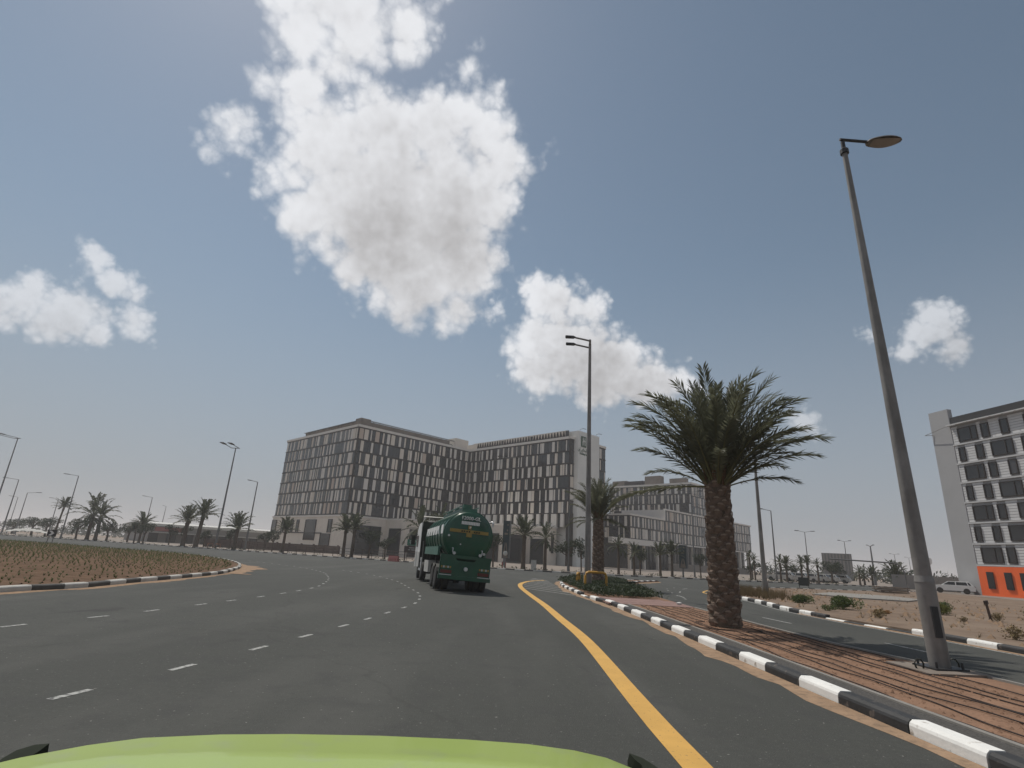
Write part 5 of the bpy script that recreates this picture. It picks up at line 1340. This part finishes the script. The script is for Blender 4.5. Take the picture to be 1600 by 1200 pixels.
mb = MB(); mb.extr([(-.30, 0), (.30, 0), (.22, .35), (.12, .85), (-.12, .85), (-.22, .35)], 'x', -1.05, 1.05); mb.build('body', M['redp'], rw)
mb = MB(); mb.box((0, -.25, .30), (1.6, .06, .10)); mb.build('rib', M['redp'], rw)
gs = thing('direction_sign', 'small green direction sign over a brown sign beside the truck cab', 'sign', (-14.7, 93.0, .12), rad(9))
mb = MB(); mb.box((0, 0, 2.95), (1.9, .08, .95)); p_ = mb.build('green_panel', M['sign_g'], gs)
mb = MB()
for z, a, b_ in ((3.2, -.55, .1), (3.2, .2, .6), (2.98, -.6, .35), (2.74, -.5, .1)): mb.box(((a+b_)/2, -.055, z), (b_-a, .02, .09))
mb.box((.68, -.055, 2.72), (.2, .02, .2)); mb.build('lettering', M['white'], p_)
mb = MB(); mb.box((-.05, 0, 1.85), (2.6, .08, 1.0)); p_ = mb.build('brown_panel', M['sign_b'], gs)
mb = MB()
for z, a, b_ in ((2.1, -.6, .3), (2.1, .4, 1.1), (1.78, -.7, -.35), (1.78, -.2, .65)): mb.box(((a+b_)/2, -.055, z), (b_-a, .02, .09))
mb.build('lettering', M['white_d'], p_)
mb = MB()
for x in (-1.2, -.85, 1.1): mb.box((x, .08, 1.2), (.10, .08, 2.4))
mb.build('post', M['sign_b'], gs)
def advert(x, y, rz, h, w, label):
    t = thing('advertising_panel', label, 'advertising panel', (x, y, .12), rz, 'dark advertising panels by the pavement')
    b = MB(); b.box((0, 0, 1.3+h/2), (w, .25, h)); p = b.build('panel', M['teal'], t)
    b = MB(); b.box((w*.62, .05, 1.3+h/2), (w*.22, .3, h)); b.build('side_frame', M['steel_far'], t)
    b = MB(); b.box((0, .1, .65), (.25, .2, 1.3)); b.build('post', M['steel_far'], t)
    b = MB(); z = 1.35
    b.add([(-w*.42, -.13, z), (-w*.10, -.13, z+h*.42), (.0, -.13, z+h*.38), (-w*.16, -.13, z)], [(3, 2, 1, 0)])
    b.add([(w*.44, -.13, z), (w*.20, -.13, z), (.06*w, -.13, z+h*.36), (w*.16, -.13, z+h*.42)], [(3, 2, 1, 0)])
    b.box((w*.0, -.13, z+h*.09), (w*.55, .01, h*.17)); b.box((w*.0, -.14, z+h*.64), (w*.5, .02, h*.05)); b.box((w*.18, -.14, z+h*.73), (w*.2, .02, h*.05)); b.lathe([(.01, -.01), (w*.13, 0)], (w*.22, -.14, z+h*.88), 'y', 10)
    b.build('print', M['conc_d'], p)
advert(.4, 87.4, rad(-4), 5.6, 1.0, 'tall dark advertising panel with a pale figure before the hotel podium')
advert(27.6, 87.1, rad(-14), 3.4, 1.05, 'smaller dark advertising panel with a pale figure before the annex')
rs = thing('round_sign', 'round white traffic sign on a post below the tall advertising panel', 'traffic sign', (.4, 80.9, .12), rad(-3))
mb = MB(); mb.tube((0, 0, 0), (0, 0, 2.0), .05); mb.build('post', M['steel_far'], rs)
mb = MB(); mb.lathe([(.02, -.04), (.30, -.04), (.32, 0), (.02, .01)], (0, -.06, 2.0), 'y', 20); mb.build('disc', M['white_d'], rs)
mb = MB(); mb.tube((-.35, .3, 0), (-.35, .3, .85), .10); mb.tube((.05, .25, 0), (.05, .25, .85), .11); mb.build('red_bollard', M['redp'], rs)
ub = thing('utility_box', 'pale utility cabinet on the pavement between the podium palms', 'cabinet', (4.5, 81.6, .12), 0)
mb = MB(); mb.box((0, 0, .65), (.75, .5, 1.3)); mb.build('body', M['white_d'], ub); mb = MB(); mb.box((0, 0, 1.34), (.85, .6, .08)); mb.build('lid', M['conc'], ub)
# railing along the far pavement
rl = thing('railing', 'brown metal railing along the far pavement left of the truck', 'railing', (0, 0, .12))
line = inset(smooth_line([(-50, 109.5), (-43,105.5),(-30,98.5),(-17,91.5),(-11, 86.6)], 2.1), -1.7)
pm = MB(); pm.box((0, 0, .75), (.09, .09, 1.5)); pm = pm.mesh('post', M['fence'])
for p in line: put('post', pm, rl, loc=(p[0], p[1], 0))
for z in (.45, .95, 1.42):
    mb = MB(); mb.path([(x, y, z) for x, y in line], .035, 5); mb.build('rail', M['fence'], rl)
# overhead gantry on the right
og = thing('overhead_gantry', 'low overhead gantry pipe bending down at its right end', 'gantry', (45.6, 72.0, .05), atan2(66.7-76.2, 42.2-33.5)*0 + rad(-18))
mb = MB(); mb.path([(4.6, 0, 0), (4.6, 0, 2.3), (4.3, 0, 3.1), (3.6, 0, 3.45), (-3.6, 0, 3.6)], .085, 8); mb.build('pipe', M['steel_far'], og)
# black box, rusty marker, debris
bx = thing('black_box', 'black open sign box standing on the sand plot near the road', 'box', (36.9, 70.0, .1), rad(-28))
mb = MB(); mb.box((0, 0, .62), (1.15, .12, .95)); mb.build('panel', M['black'], bx); mb = MB(); mb.box((-.5, .05, .3), (.07, .07, .8)); mb.box((.5, .05, .3), (.07, .07, .8)); mb.build('leg', M['dark_metal'], bx)
mk = thing('marker_post', 'leaning rusty marker post in the sand', 'post', (21.8, 25.8, .1), rad(20))
mb = MB(); mb.box((0, 0, .36), (.10, .06, .78)); mb.build('post', M['fence'], mk); mb = MB(); mb.box((-.03, -.02, .80), (.20, .08, .16)); mb.build('cap', M['sign_b'], mk)
mk.rotation_euler = (0, rad(-9), rad(20))
pad = thing('concrete_pad', 'broken pale concrete slab lying in the sand', 'slab', (0, 0, 0))
mb = MB(); mb.prism([(24.4, 45.2), (29.6, 51.9), (34.2, 50.6), (33.8, 46.2), (29.4, 41.6), (26.0, 42.3)], .08, .20); mb.build('slab', M['conc'], pad)
ws = thing('white_sheet', 'crumpled white plastic sheet behind the largest shrub', 'plastic sheet', (18.6, 31.4, .1), rad(-20))
mb = MB(); r = random.Random(3); vs = [(-.6+.15*i, -.3+.15*j, .12+.25*math.exp(-((i-3)**2+(j-2)**2)/5)+r.uniform(-.05, .07)) for i in range(9) for j in range(5)]
mb.add(vs, [(i*5+j, (i+1)*5+j, (i+1)*5+j+1, i*5+j+1) for i in range(8) for j in range(4)], True); mb.build('sheet', M['white'], ws)
od = thing('orange_debris', 'heap of broken orange-brown rubbish on the sand', 'debris', (17.7, 26.8, .1))
mb = MB()
for i in range(9): mb.box((r.uniform(-.45, .45), r.uniform(-.2, .2), r.uniform(.02, .16)), (r.uniform(.1, .3), r.uniform(.08, .2), r.uniform(.04, .12)), r.uniform(0, 3))
mb.build('pieces', mat('orange_brown', (.30, .16, .06), .85, .25, 5), od)
wp = thing('timber_stack', 'low stack of old timber on the sand before the bushy palm', 'timber stack', (42.8, 63.0, .1), rad(14))
pl = MB(); pl.box((0, 0, 0), (3.6, .24, .10)); pl = pl.mesh('plank', M['wood'])
for k in range(4):
    for j in range(4): put('plank', pl, wp, loc=(r.uniform(-.4, .4), -.5+j*.32, .12+k*.16), rz=r.uniform(-.06, .06))
wb = thing('white_stone', 'white painted stone lying on the right edge of the pink paving', 'stone', (7.75, 25.2, .14), rad(60))
mb = MB(); mb.box((0, 0, .03), (.42, .13, .07)); mb.build('block', M['k_white'], wb)
